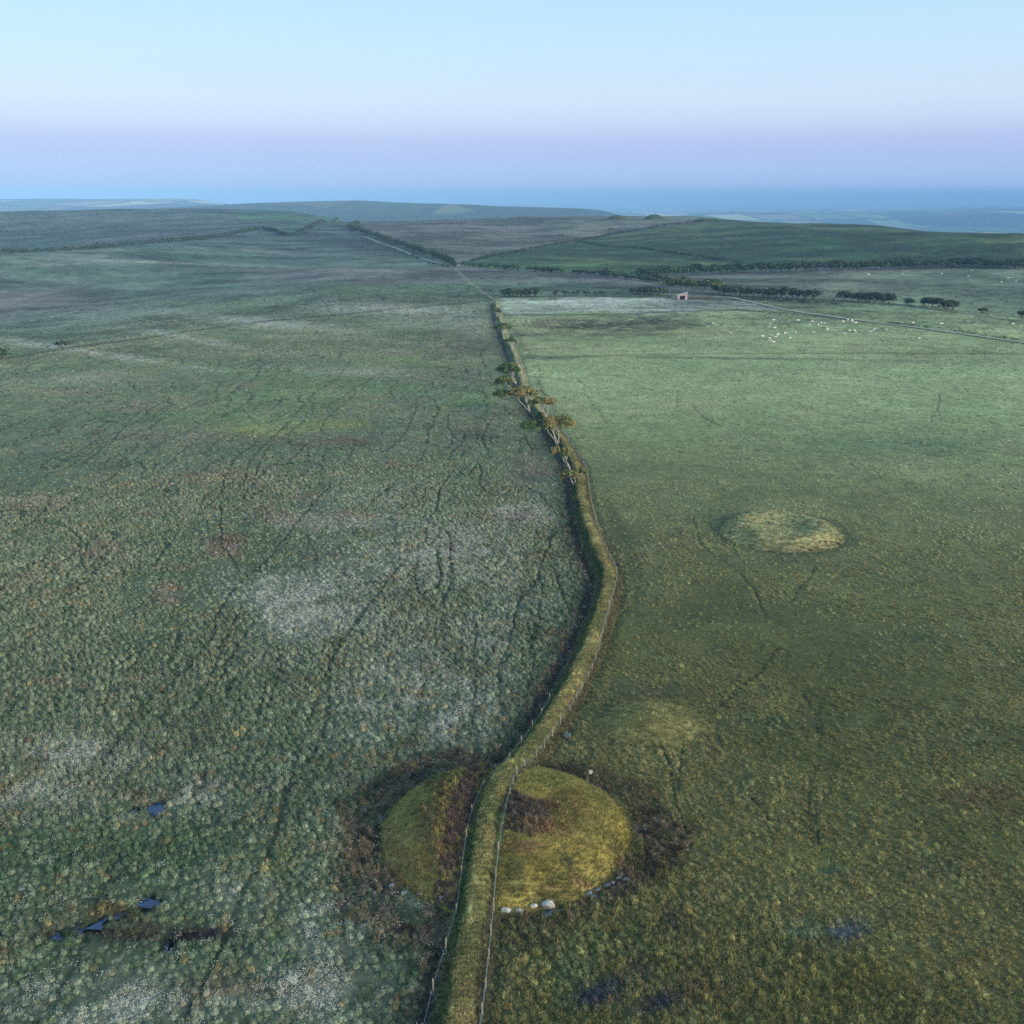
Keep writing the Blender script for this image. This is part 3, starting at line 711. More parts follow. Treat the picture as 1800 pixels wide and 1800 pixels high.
# 0-4 tussocks, 5-7 short grass, 8-10 rush, 11-12 simple far mounds, 13-14 cottongrass heads
for k in range(5):
    make_tuft('a%02d_tussock' % k, 10 + k, 40, .34, .42, .72, 1.0, .017, PC, M_TUFT, (.03 * (k % 3 - 1), .02))
for k in range(3):
    make_tuft('b%02d_short_grass' % k, 30 + k, 40, .30, .17, 0, 1.4, .015, PC, M_TUFT, (-.05, .03))
for k in range(3):
    make_tuft('c%02d_rush' % k, 50 + k, 44, .26, .62, .28, 1.1, .014, PC, M_TUFT, (.06 * (k - 1), .03))
for k in range(2):
    make_tuft('d%02d_far_tussock' % k, 70 + k, 22, .46, .32, .55, 1.1, .04, PC, M_TUFT)
M_COTTON = plain('cottongrass_head', C(226, 228, 226), .9, .1, .3)
for k in range(2):
    rg = random.Random(90 + k); V = []; F = []
    for j in range(13):
        px_, py_, pz_ = rg.uniform(-.38, .38), rg.uniform(-.38, .38), rg.uniform(.26, .44); s_ = rg.uniform(.014, .027)
        i = len(V); V += [(px_ + s_, py_, pz_), (px_ - s_, py_, pz_), (px_, py_ + s_, pz_), (px_, py_ - s_, pz_), (px_, py_, pz_ + s_ * 1.3), (px_, py_, pz_ - s_ * 1.3)]
        F += [(i + a, i + b_, i + c_) for a, b_, c_ in ((0, 2, 4), (2, 1, 4), (1, 3, 4), (3, 0, 4), (2, 0, 5), (1, 2, 5), (3, 1, 5), (0, 3, 5))]
    me = bpy.data.meshes.new('e'); me.from_pydata(V, [], F); me.materials.append(M_COTTON)
    PC.objects.link(bpy.data.objects.new('e%02d_cottongrass' % k, me))


def scatter(name, P, scale, idx, col, label, cat):
    n = len(P)
    me = bpy.data.meshes.new(name); me.vertices.add(n); me.vertices.foreach_set('co', np.asarray(P, np.float32).ravel())

    def att(nm, ty, data, fld):
        a = me.attributes.new(nm, ty, 'POINT'); a.data.foreach_set(fld, np.ascontiguousarray(data).ravel())
    cc = np.ones((n, 4), np.float32); cc[:, :3] = col; att('col', 'FLOAT_COLOR', cc, 'color')
    att('scl', 'FLOAT_VECTOR', np.asarray(scale, np.float32), 'vector')
    rot = np.stack([rng.normal(0, .10, n), rng.normal(0, .10, n), rng.uniform(0, 6.283, n)], 1).astype(np.float32); att('rot', 'FLOAT_VECTOR', rot, 'vector')
    att('idx', 'INT', idx.astype(np.int32), 'value')
    o = link(name, me)
    ng = bpy.data.node_groups.new(name, 'GeometryNodeTree')
    ng.interface.new_socket('Geometry', in_out='INPUT', socket_type='NodeSocketGeometry'); ng.interface.new_socket('Geometry', in_out='OUTPUT', socket_type='NodeSocketGeometry')
    N = ng.nodes; gi = N.new('NodeGroupInput'); go = N.new('NodeGroupOutput'); iop = N.new('GeometryNodeInstanceOnPoints'); ci = N.new('GeometryNodeCollectionInfo')
    ci.inputs['Collection'].default_value = PC; ci.inputs['Separate Children'].default_value = True; ci.inputs['Reset Children'].default_value = True
    iop.inputs['Pick Instance'].default_value = True

    def na(nm, ty):
        q = N.new('GeometryNodeInputNamedAttribute'); q.data_type = ty; q.inputs['Name'].default_value = nm; return q.outputs['Attribute']
    e2r = N.new('FunctionNodeEulerToRotation')
    L = ng.links
    L.new(gi.outputs[0], iop.inputs['Points']); L.new(ci.outputs[0], iop.inputs['Instance']); L.new(na('idx', 'INT'), iop.inputs['Instance Index'])
    L.new(na('rot', 'FLOAT_VECTOR'), e2r.inputs[0]); L.new(e2r.outputs[0], iop.inputs['Rotation']); L.new(na('scl', 'FLOAT_VECTOR'), iop.inputs['Scale']); L.new(iop.outputs[0], go.inputs[0])
    md = o.modifiers.new('cover', 'NODES'); md.node_group = ng
    tag(o, label, cat, None, 'stuff')
    return o


def jitter_grid(r0, r1, sp, az=34.0):
    n = int(2 * r1 / sp) + 2
    a = np.arange(n) * sp - r1
    X, Y = np.meshgrid(a, np.arange(int(r1 / sp) + 2) * sp)
    X = X.ravel() + (rng.random(X.size) - .5) * sp; Y = Y.ravel() + (rng.random(Y.size) - .5) * sp
    r = np.hypot(X, Y); k = (r > r0) & (r < r1) & (np.abs(np.arctan2(X, Y)) < R(az))
    return X[k], Y[k]


pts_c = []; cot = []
for r0, r1, sp, sz in ((47, 105, .44, 1.0), (105, 200, .50, .88), (200, 430, .86, 1.1), (430, 760, 2.0, 2.2)):
    X, Y = jitter_grid(r0, r1, sp, 40 if r0 < 60 else 33)
    Z = h_land(X, Y); col, I = veg(X, Y, Z)
    n = len(X)
    keep = (np.abs(I['d']) > 1.5) & (I['q0'] > .985) & (mound_q(X, Y, 1) > .97) & (mound_q(X, Y, 2) > .97)
    keep &= rng.random(n) > I['trk'] * .95
    if r0 > 400: keep &= (rng.random(n) < sstep(760, 480, I['r']) * .9) & ~((I['px'] > 1195) & (I['px'] < 1215) & (I['py'] < 530))
    pdn = pond_drop(X, Y); keep &= (pdn < .9) | (rng.random(n) < .05)
    # right-hand side: shorter turf with tussocky parts
    lump = np.where(I['left'] > .5, .45 + .5 * sstep(.35, .6, I['n1'] * .6 + I['n2'] * .4), np.clip(.08 + .20 * sstep(.40, .66, I['n1'] * .5 + I['n2'] * .5) + .75 * sstep(1480, 1680, I['py'] + (1300 - I['px']) * .45), 0, 1))
    sz_n = np.clip(np.exp(rng.normal(0, .26, n)), .6, 1.5); hgt = (.6 + .5 * rng.random(n)) * (.42 + .75 * lump) * (0.8 + .5 * I['n1']) * sz_n * (1 - .35 * sstep(100, 220, I['r']))
    wid = (.80 + .25 * rng.random(n)) * sz * sz_n
    dark = np.abs(I['d'] + 2.6) < 1.2
    brown = (I['ring'] > .45) | dark
    rush = brown & (rng.random(n) < .72)
    rush |= (rng.random(n) < .05) & (I['left'] > .5) & (I['r'] < 125)
    rush |= (col[:, 0] > col[:, 1] * 1.02) & (rng.random(n) < .6) & (I['r'] < 230)
    if r0 < 200:
        idx = np.where(rush, rng.integers(8, 11, n), np.where(rng.random(n) < lump, rng.integers(0, 5, n), rng.integers(5, 8, n)))
    else:
        idx = np.where(rush, rng.integers(8, 11, n), rng.integers(11, 13, n)); hgt *= .8; wid *= .8
    br = np.exp(rng.normal(0, np.where(I['left'] > .5, .17, .12), n) + np.where(I['left'] > .5, .5, .3) * (fbm(X, Y, 1.7, 2, 171) - .5) + .3 * (fbm(X, Y, 6, 2, 173) - .5))[:, None]
    br = np.clip(br, .5, 1.55); cc = col * br
    hue = rng.random(n) * .6 + fbm(X, Y, 2.2, 2, 175) * .8 - .2
    L_ = I['left'] > .5
    m = (hue < np.where(L_, .12, .06)) & (I['r'] < 260); cc[m] = cc[m] * .55 + C(146, 120, 74) * .45 * br[m]
    m = (hue > .78) & L_; cc[m] = cc[m] * .5 + C(66, 96, 62) * .5 * br[m]
    m = (hue > .55) & (hue < .72) & L_; cc[m] = cc[m] * .75 + C(140, 144, 128) * .25 * br[m]
    m = (hue > .3) & (hue < .45) & brown; cc[m] = C(138, 122, 98) * .75 * br[m]
    cc = np.clip(cc * (1 - .55 * pdn)[:, None], .01, .8)
    k = keep
    zoff = -.02 - ditch(I['d']) * .9 - .3 * pdn
    pts_c.append((np.stack([X, Y, Z + zoff], 1)[k], np.stack([wid, wid, hgt * np.where(rush, .85, 1) * np.minimum(sz, 1.3)], 1)[k], idx[k], cc[k]))
    # cottongrass where the growth is pale
    pale = sstep(.18, .29, col.mean(1)) * L_
    kk = keep & (rng.random(n) < pale * .8 + .04 * L_) & (r0 < 200)
    cot.append((np.stack([X, Y, Z], 1)[kk], np.repeat(np.where(rng.random(kk.sum()) < .8, 1, 1.25)[:, None], 3, 1), rng.integers(13, 15, kk.sum()), np.ones((kk.sum(), 3))))
P, S, Ix, Cc = [np.concatenate(q) for q in zip(*pts_c)]
scatter('moor_grass', P, S, Ix, Cc, 'tussocky green and brown moor grass covering the ground on both sides', 'grass')
P, S, Ix, Cc = [np.concatenate(q) for q in zip(*cot)]
scatter('cottongrass', P, S, Ix, Cc, 'white cottongrass heads dotted over the left moor', 'cottongrass')

# grass on the bank
rep = int(6)
s_ = rng.uniform(0, (len(bl) - 1) * .5 * .42, 22000); s_ = s_[s_ < 230]; d_ = rng.uniform(-1.75, 1.75, len(s_))
i_ = np.clip((s_ / .5).astype(int), 0, len(bl) - 1)
X = bl[i_, 0] + nor[i_, 0] * d_; Y = bl[i_, 1] + nor[i_, 1] * d_
Z = h_land(X, Y) + mound_h(X, Y, 0) * .85 + bank_h(d_, s_) - .03
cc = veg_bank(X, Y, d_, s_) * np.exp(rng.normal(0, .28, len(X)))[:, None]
n = len(X)
tall = (np.abs(d_) > 1.0) & (rng.random(n) < .45)
idx = np.where(tall, rng.integers(8, 11, n), rng.integers(5, 8, n))
cc[tall] = cc[tall] * .6 + C(136, 124, 92) * .4
w = .65 + .5 * rng.random(n)
scatter('bank_grass', np.stack([X, Y, Z], 1), np.stack([w, w, w * np.where(tall, .6, 1.5) * np.exp(rng.normal(0, .25, n))], 1), idx, np.clip(cc, .01, .8), 'dry yellowish grass growing along the top and sides of the bank', 'grass')
# grass on the mounds
parts = []
for i, (c, rx, ry, h) in enumerate(MOUNDS):
    sp = (.24, .34, .6)[i]
    X, Y = np.meshgrid(np.arange(c[0] - rx, c[0] + rx, sp), np.arange(c[1] - ry, c[1] + ry, sp))
    X = X.ravel() + (rng.random(X.size) - .5) * sp; Y = Y.ravel() + (rng.random(Y.size) - .5) * sp
    k = mound_q(X, Y, i) < 1.0; X, Y = X[k], Y[k]
    if i == 0:
        dbk, _ = line_dist(X, Y, BANK[:40]); k = np.abs(dbk) > 1.5; X, Y, dbk = X[k], Y[k], dbk[k]
    n = len(X); Z = h_land(X, Y) + mound_h(X, Y, i)
    cc, n2, n3 = veg_mound(X, Y, Z, i)
    warm = cc[:, 2] / cc[:, 0]
    rush = (i == 0) & (warm > .30) & (rng.random(n) < .8)
    if i == 0:
        rush |= (np.abs(dbk + 2.6) < 1.3) & (rng.random(n) < .7); m = (np.abs(dbk + 2.6 + (n2 - .5) * 2) < .9) & (rng.random(n) < .8); cc[m] = C(96, 80, 74)
    idx = np.where(rush, rng.integers(8, 11, n), rng.integers(5, 8, n))
    w = (.6 + .5 * rng.random(n)) * (1.0, 1.1, 1.5)[i]
    cc = cc * np.exp(rng.normal(0, .26, n))[:, None]
    parts.append((np.stack([X, Y, Z], 1), np.stack([w, w, w * np.where(rush, .8, 1.15) * np.exp(rng.normal(0, .25, n))], 1), idx, np.clip(cc, .01, .8)))
P, S, Ix, Cc = [np.concatenate(q) for q in zip(*parts)]
scatter('mound_grass', P, S, Ix, Cc, 'short yellow grass and tan rushes growing on the round mounds', 'grass')

# ================================================================== fences
def tube(V, F, a, b, ra, rb=None, n=5):
    rb = ra if rb is None else rb
    a = Vector(a); b = Vector(b); ax = (b - a).normalized(); u = ax.orthogonal().normalized(); w = ax.cross(u); i = len(V)
    for p, r_ in ((a, ra), (b, rb)):
        for k in range(n):
            t = 2 * math.pi * k / n; V.append(tuple(p + (u * math.cos(t) + w * math.sin(t)) * r_))
    for k in range(n):
        F.append((i + k, i + (k + 1) % n, i + n + (k + 1) % n, i + n + k))
    return i


def tri_mesh(name, V, F, mat, smooth=False, parent=None, loc=None, obj=True):
    me = bpy.data.meshes.new(name); me.from_pydata(V, [], F); me.update()
    if smooth: me.polygons.foreach_set('use_smooth', [True] * len(me.polygons))
    me.materials.append(mat)
    return link(name, me, None, parent, loc) if obj else me


def surf(x, y):
    x = np.atleast_1d(np.asarray(x, float)); y = np.atleast_1d(np.asarray(y, float)); d, s = line_dist(x, y, BANK)
    return h_land(x, y) + mound_h(x, y, 0) * (.85 + .15 * (np.abs(d) > 1.6)) + bank_h(d, s)


def post_mesh(h):
    V = []; F = []
    n = 6
    for z_, r_ in ((-.3, .062), (h - .06, .058), (h, .035)):
        for k in range(n):
            t = 2 * math.pi * k / n; V.append((r_ * math.cos(t), r_ * math.sin(t), z_))
    for q in range(2):
        for k in range(n):
            F.append((q * n + k, q * n + (k + 1) % n, (q + 1) * n + (k + 1) % n, (q + 1) * n + k))
    F.append(tuple(2 * n + k for k in range(n)))
    return tri_mesh('post', V, F, M_POST, obj=False)


POSTME = [post_mesh(1.25), post_mesh(1.45), post_mesh(1.15)]


def fence(name, px, label, far_y, spacing=2.6, net=True, top=1.05):
    L = smooth_line(proj_line(px, .5), step=.4)
    s = np.concatenate([[0], np.cumsum(np.linalg.norm(np.diff(L, axis=0), axis=1))])
    root = empty(name, (L[0][0], L[0][1], float(surf(*L[0])[0]))); tag(root, label, 'fence')
    sp = []; t = 0.0
    while t < s[-1]:
        p = np.array([np.interp(t, s, L[:, 0]), np.interp(t, s, L[:, 1])]); sp.append(p)
        t += spacing * random.uniform(.85, 1.15) * (1 if p[1] < far_y else 2.2)
    sp = np.array(sp); zz = surf(sp[:, 0], sp[:, 1]); l0 = Vector(root.location)
    for p, z_ in zip(sp, zz):
        o = bpy.data.objects.new('post', random.choice(POSTME)); COL.objects.link(o); o.parent = root
        o.location = Vector((p[0], p[1], z_)) - l0; o.rotation_euler = (random.gauss(0, .06), random.gauss(0, .06), random.uniform(0, 6))
    P3 = [Vector((p[0], p[1], z_)) - l0 for p, z_ in zip(sp, zz)]
    for hz in (top, top - .13):
        V = []; F = []
        for a, b_ in zip(P3[:-1], P3[1:]):
            tube(V, F, a + Vector((0, 0, hz + .05)), b_ + Vector((0, 0, hz + .05)), .006, n=3)
        tri_mesh('wire', V, F, M_WIRE, parent=root)
    if net:
        V = []; F = []
        for a, b_ in zip(P3[:-1], P3[1:]):
            if a.y + l0.y > far_y * 1.5: continue
            for hz in (.08, .2, .34, .5, .68, .82):
                tube(V, F, a + Vector((0, 0, hz)), b_ + Vector((0, 0, hz)), .005, n=3)
            m = max(2, int((b_ - a).length / .22))
            for q in range(1, m):
                p = a.lerp(b_, q / m); tube(V, F, p + Vector((0, 0, .06)), p + Vector((0, 0, .84)), .004, n=3)
        tri_mesh('wire_netting', V, F, M_WIRE, parent=root)
    return L


FR_PX = [(840, 1830), (850, 1765), (858, 1690), (865, 1625), (872, 1560), (884, 1490), (890, 1460), (905, 1395), (930, 1348), (962, 1305), (984, 1272), (1002, 1248), (1022, 1210), (1042, 1172), (1060, 1112), (1077, 1050), (1085, 1012),
         (1078, 990), (1060, 958), (1051, 928), (1041, 890), (1034, 850), (1028, 815), (1012, 790), (990, 760), (968, 730), (945, 700), (926, 675), (919, 650), (911, 622), (900, 598), (890, 575), (881, 545), (879, 526)]
fence('wire_fence', FR_PX, 'pale post and wire netting fence along the right side of the earth bank', 190)
FL_PX = [(742, 1820), (764, 1730), (786, 1660), (806, 1590), (815, 1530), (828, 1470), (842, 1425), (872, 1372), (905, 1325), (940, 1275), (972, 1222)]
fence('wire_fence', FL_PX, 'sparse old post and wire fence low along the left side of the bank', 190, 3.6, False, .9)

# ================================================================== stones
def stone(name, px, py, wpx, hpx, rot, mat, label, seed, up=.1, thick=1.0, zoff=0.0):
    p = project(px, py, up); r_ = math.hypot(p[0], p[1]); dist = math.hypot(r_, CAM_H); mpp = dist * .93 / FPX
    a = wpx * .85 * mpp / 2; c_ = .85 * hpx * mpp / 2 * thick; rg = random.Random(seed)
    bm = bmesh.new(); bmesh.ops.create_icosphere(bm, subdivisions=2, radius=1.0)
    off = Vector((rg.uniform(0, 50), rg.uniform(0, 50), 0))
    for v in bm.verts:
        k = 1 + .30 * mnoise.noise(v.co * 1.3 + off) + .12 * mnoise.noise(v.co * 3.1 + off)
        q = v.co * k
        q = Vector((max(-.82, min(.86, q.x)), max(-.75, min(.8, q.y)), max(-.7, min(.72, q.z))))
        v.co = Vector((q.x * a * 1.2, q.y * a * .65, q.z * c_ * 1.35))
    me = bpy.data.meshes.new(name); bm.to_mesh(me); bm.free(); me.materials.append(mat)
    g = float(surf(p[0], p[1])[0])
    o = link(name, me, None, None, (p[0], p[1], g + c_ * .45 + zoff)); o.rotation_euler = (rg.uniform(-.15, .25), rot, rg.uniform(-.3, .3))
    tag(o, label, 'stone', 'stones around the large barrow')


stone('kerb_stone', 889, 1605, 22, 11, .05, M_STONE, 'white oval kerb stone at the barrow front, first one right of the fence', 1)
stone('kerb_stone', 913, 1605, 18, 11, .05, M_STONE, 'whitish kerb stone at the barrow front, second one right of the fence', 2)
stone('kerb_stone', 938, 1599, 16, 9, .0, M_STONE, 'small white kerb stone between the second stone and the tall white slab', 3)
stone('kerb_stone', 963, 1597, 27, 24, -.35, M_STONE, 'largest white kerb slab, tilted up at the front of the barrow', 4, thick=.8)
stone('kerb_stone', 962, 1609, 30, 10, -.1, M_STONE2, 'long dark grey kerb stone lying below the largest white slab', 5)
stone('kerb_stone', 985, 1602, 12, 11, 0, M_STONE2, 'small bluish grey kerb stone just right of the largest white slab', 6)
stone('kerb_stone', 860, 1601, 6, 7, 0, M_STONE, 'tiny white stone on the left of the fence beside the bank', 7)
for k, (a, b_, w_, h_) in enumerate([(1034, 1574, 16, 6), (1048, 1567, 14, 6), (1066, 1558, 16, 7), (1076, 1553, 12, 6), (1088, 1545, 14, 6), (1092, 1538, 9, 6)]):
    names = ['leftmost', 'second', 'third', 'fourth', 'fifth', 'rightmost']
    stone('edge_stone', a, b_, w_, h_, -.25, M_STONE if k > 2 else M_STONE2, names[k] + ' of six thin stones lining the right front edge of the barrow', 20 + k, zoff=.12)
stone('boulder', 1043, 1577, 14, 12, 0, M_STONE2, 'dark blue grey boulder below the thin edge stones', 31)
stone('boulder', 1100, 1548, 16, 12, 0, M_STONE2, 'dark boulder in brown rushes at the right end of the edge stones', 32)
stone('boulder', 997, 1296, 15, 8, 0, M_STONE2, 'pale blue grey stone right of the fence behind the barrow', 33, zoff=.25)
stone('boulder', 1038, 1361, 9, 10, 0, M_STONE, 'small bright stone in the rushes behind the barrow top', 34, zoff=.25)
stone('boulder', 688, 1560, 12, 9, 0, M_STONE2, 'grey stone among brown rushes on the left flank of the barrow', 35, zoff=.2)
stone('boulder', 709, 1573, 11, 9, 0, M_STONE2, 'grey stone right of the other flank stone, left of the bank', 36, zoff=.2)
stone('boulder', 776, 1585, 10, 8, 0, M_STONE2, 'grey stone beside the left fence at the foot of the bank', 37, zoff=.15)

# ================================================================== trees
PAL_T = {'orange': (C(108, 106, 66), C(92, 98, 60), C(120, 108, 64)), 'green': (C(60, 80, 48), C(74, 90, 52), C(96, 100, 58)), 'dark': (C(50, 68, 50), C(58, 76, 52), C(74, 84, 56))}


def leaf_cloud(centers, radii, n, size, cols, seed, flat=1.0):
    """n leaf-spray faces in lobes; returns verts, quads, colours"""
    rg = np.random.default_rng(seed); m = len(centers)
    wgt = np.prod(radii, 1) ** .66; wgt /= wgt.sum(); k = rg.choice(m, n, p=wgt)
    dirs = rg.normal(size=(n, 3)); dirs /= np.linalg.norm(dirs, axis=1)[:, None]; dirs[:, 2] = np.where(rg.random(n) < .75, np.abs(dirs[:, 2]), dirs[:, 2])
    p = np.asarray(centers)[k] + dirs * np.asarray(radii)[k] * (rg.random(n)[:, None] ** .4) * (1 + .15 * rg.normal(size=(n, 1)))
    nn = dirs + rg.normal(0, .55, (n, 3)); nn /= np.linalg.norm(nn, axis=1)[:, None]
    u = np.cross(nn, rg.normal(size=(n, 3))); u /= np.linalg.norm(u, axis=1)[:, None]; v = np.cross(nn, u)
    sz = size * rg.uniform(.55, 1.35, (n, 1))
    A = p - u * sz; B = p + v * sz * .55; D = p + u * sz; E = p - v * sz * .55
    V = np.stack([A, B, D, E], 1).reshape(-1, 3); F = np.arange(4 * n).reshape(n, 4)
    lc = np.asarray(cols)[k] * np.exp(rg.normal(0, .22, (n, 1)))
    return V, F, np.repeat(np.clip(lc, 0.005, .7), 4, 0)


def limb(V, F, pts, r0, r1, n=6):
    """tapered bent limb through pts"""
    m = len(pts); base = len(V)
    for i, p in enumerate(pts):
        p = Vector(p); ax = (Vector(pts[min(i + 1, m - 1)]) - Vector(pts[max(i - 1, 0)])).normalized(); u = ax.orthogonal().normalized(); w = ax.cross(u); r_ = r0 + (r1 - r0) * i / (m - 1)
        for k in range(n):
            t = 2 * math.pi * k / n; V.append(tuple(p + (u * math.cos(t) + w * math.sin(t)) * r_))
    for i in range(m - 1):
        for k in range(n):
            F.append((base + i * n + k, base + i * n + (k + 1) % n, base + (i + 1) * n + (k + 1) % n, base + (i + 1) * n + k))


def wind_tree(name, base, top_px, crown, label, pal, seed, stems=3, nleaf=2600, mat=M_BARK, depth=.75, group='wind-bent trees on the bank'):
    """crown: list of lobes in photograph px (x0, x1, ytop, ybot) of flat umbrella parts; trunk springs from `base` px"""
    rg = random.Random(seed)
    p = project(*base, .9); g = float(surf(p[0], p[1])[0]) - .1
    root = empty(name, (p[0], p[1], g)); tag(root, label, 'tree', group)
    cen = []; rad = []; cols = []; tips = []
    dr = ray(*base); dist = p[1] / (dr[1])                       # metres per px on the vertical plane through the foot
    def pt(px_, py_):
        d_ = ray(px_, py_); t = p[1] / d_[1]; return np.array([d_[0] * t - p[0], 0.0, CAM_H + d_[2] * t - g])
    mid = Vector((0, 0, 0))
    for (x0, x1, yt, yb, pl) in crown:
        a = pt((x0 + x1) / 2, (yt + yb) / 2); w = (pt(x1, yt) - pt(x0, yt))[0] / 2 * 1.1; hh = (pt(x0, yt) - pt(x0, yb))[2] / 2
        dpt = w * depth; hh2 = max(.9, hh - dpt * .04)          # the crown is seen from above: part of its height is depth
        nl = max(12, int(20 * w / 2.2))
        for k in range(nl):
            t = rg.uniform(0, 2 * math.pi); q = math.sqrt(rg.random()) * .88
            ox, oy = q * math.cos(t), q * math.sin(t)
            cz = a[2] + hh2 * (.50 - 1.0 * q * q) + rg.uniform(-.45, .3)
            rr = w * rg.uniform(.13, .33)
            cen.append((a[0] + ox * w, oy * dpt, cz)); rad.append((rr * 1.1, rr, max(.45, rr * rg.uniform(.55, .95))))
            cs = PAL_T[pl]; cols.append(cs[min(2, int(rg.random() ** 1.4 * 3))])
            if rg.random() < .6: tips.append(cen[-1])
    cols = [c_ * 1.35 for c_ in cols]
    V, F, lc = leaf_cloud(cen, rad, int(nleaf * 3.2), .19, cols, seed)
    link('crown', mesh_np('crown', V, F, lc, smooth=False), M_LEAF, root)
    V = []; F = []
    cm = Vector(np.mean(cen, 0)); zt = max(1.2, float(np.mean([c_[2] for c_ in cen])) * .92)
    for k in range(stems):
        a = Vector((rg.uniform(-.22, .22), rg.uniform(-.2, .2), -.2)); tgt = Vector(cen[rg.randrange(len(cen))]) * .55 + cm * .25
        fork = Vector((tgt.x * .62, tgt.y * .6, zt * rg.uniform(.55, .7)))
        m1 = a.lerp(fork, .5) + Vector((rg.uniform(-.25, .25), rg.uniform(-.2, .2), .1))
        limb(V, F, [a, m1, fork], .11, .07)
        mine = sorted([q for q in tips if q[2] > fork.z + .3], key=lambda q: (Vector(q) - fork).length)[:5]
        for q in mine:
            q = Vector(q); e = fork.lerp(q, .55) + Vector((rg.uniform(-.3, .3), rg.uniform(-.3, .3), .25)); limb(V, F, [fork, e, q], .055, .02, 5)
    me = tri_mesh('trunk', V, F, mat, True, root)
    return root


wind_tree('windswept_tree', (1011, 849), 0, [(986, 1014, 823, 845, 'orange'), (1010, 1033, 824, 834, 'orange')], 'nearest small orange-leaved windswept tree on the bank', 'orange', 201, 2, 1900)
wind_tree('windswept_tree', (1004, 822), 0, [(967, 985, 784, 797, 'orange'), (982, 1003, 788, 801, 'orange')], 'second windswept tree from the front, its bare pale stems leaning left', 'orange', 202, 3, 1700)
wind_tree('windswept_tree', (982, 780), 0, [(950, 1010, 731, 756, 'orange'), (918, 962, 736, 758, 'green'), (972, 1004, 729, 745, 'orange')], 'largest windswept tree on the bank with wide umbrella crown and white trunk', 'orange', 203, 4, 4200)
wind_tree('windswept_tree', (960, 735), 0, [(934, 976, 698, 712, 'orange')], 'flat orange crowned tree on two tall white stems behind the largest tree', 'orange', 204, 2, 2000)
wind_tree('windswept_tree', (932, 718), 0, [(869, 906, 682, 702, 'green'), (896, 942, 679, 698, 'orange')], 'broad green and orange tree leaning far left over the ditch', 'green', 205, 4, 3600)
wind_tree('windswept_tree', (901, 690), 0, [(871, 903, 660, 680, 'green')], 'dark low rounded tree left of the bank, just behind the broad leaning tree', 'green', 206, 3, 2000)
wind_tree('windswept_tree', (908, 672), 0, [(874, 912, 636, 660, 'green')], 'dark green rounded tree left of the bank crest, sixth from the front', 'green', 207, 3, 2400)
wind_tree('windswept_tree', (900, 617), 0, [(887, 908, 591, 604, 'green')], 'small umbrella tree with pale stem, second from the far end of the bank', 'green', 208, 2, 1400)
wind_tree('windswept_tree', (889, 600), 0, [(868, 900, 567, 580, 'green')], 'flat green tree on thin pale stems near the far end of the bank', 'green', 209, 3, 1800)
wind_tree('windswept_tree', (874, 557), 0, [(863, 881, 539, 553, 'green')], 'farthest bushy tree on the bank beside the pale field corner', 'green', 210, 2, 1300)


# ---- distant trees: a few shapes, copied
def far_tree_shape(k, wdt, hgt, trunk, pal, seed, nl=620, size=.50):
    rg = random.Random(seed); cen = []; rad = []; cols = []
    for j in range(11):
        t = rg.uniform(0, 6.28); q = math.sqrt(rg.random()) * .8
        cen.append((q * math.cos(t) * wdt / 2, q * math.sin(t) * wdt / 2, trunk + (hgt - trunk) * (.72 - .45 * q * q + rg.uniform(-.22, .05)))); rr = wdt * rg.uniform(.2, .3)
        rad.append((rr, rr, (hgt - trunk) * rg.uniform(.22, .34))); cols.append(PAL_T[pal][min(2, int(rg.random() ** 1.6 * 3))])
    V, F, lc = leaf_cloud(cen, rad, nl, size, cols, seed)
    cr = mesh_np('crown', V, F, lc, smooth=False); cr.materials.append(M_LEAF)
    V = []; F = []
    for j in range(2):
        a = Vector((rg.uniform(-.3, .3), rg.uniform(-.3, .3), -.3)); q = Vector(cen[rg.randrange(11)]); limb(V, F, [a, a.lerp(q, .5) + Vector((.15, 0, .2)), q], .16, .07, 5)
    tr = tri_mesh('trunk', V, F, M_BARK if trunk > 2 else M_BARK_DARK, True, obj=False)
    return cr, tr


FT_ROW = [far_tree_shape(k, 6.5 + k * .4, 5.2 + .5 * (k % 3), .7, 'dark', 300 + k) for k in range(5)]
FT_HUT = [far_tree_shape(k, 7.0, 6.2 + .4 * (k % 2), 2.6, 'green', 320 + k) for k in range(3)]
FT_BUSH = [far_tree_shape(k, 4.2, 2.8, .1, 'dark', 330 + k, 200, .36) for k in range(3)]


def far_tree(shape, px, py, scale, label, group, name='hedgerow_tree', cat='tree', sx=1.0):
    p = project(px, py); g = float(h_land(p[:1], p[1:])[0])
    root = empty(name, (p[0], p[1], g - .1), random.uniform(0, 6.28)); root.scale = (scale * sx, scale * sx, scale)
    tag(root, label, cat, group)
    for me, nm in zip(shape, ('crown', 'trunk')):
        o = bpy.data.objects.new(nm, me); COL.objects.link(o); o.parent = root
    return root


ORD = ['first', 'second', 'third', 'fourth', 'fifth', 'sixth', 'seventh', 'eighth', 'ninth', 'tenth', 'eleventh', 'twelfth', 'thirteenth', 'fourteenth', 'fifteenth', 'sixteenth', 'seventeenth', 'eighteenth', 'nineteenth', 'twentieth'] + ['twenty-' + q for q in ('first', 'second', 'third', 'fourth', 'fifth', 'sixth', 'seventh', 'eighth', 'ninth')] + ['thirtieth'] + ['thirty-' + q for q in ('first', 'second', 'third', 'fourth', 'fifth', 'sixth', 'seventh', 'eighth', 'ninth')] + ['fortieth', 'forty-first', 'forty-second']


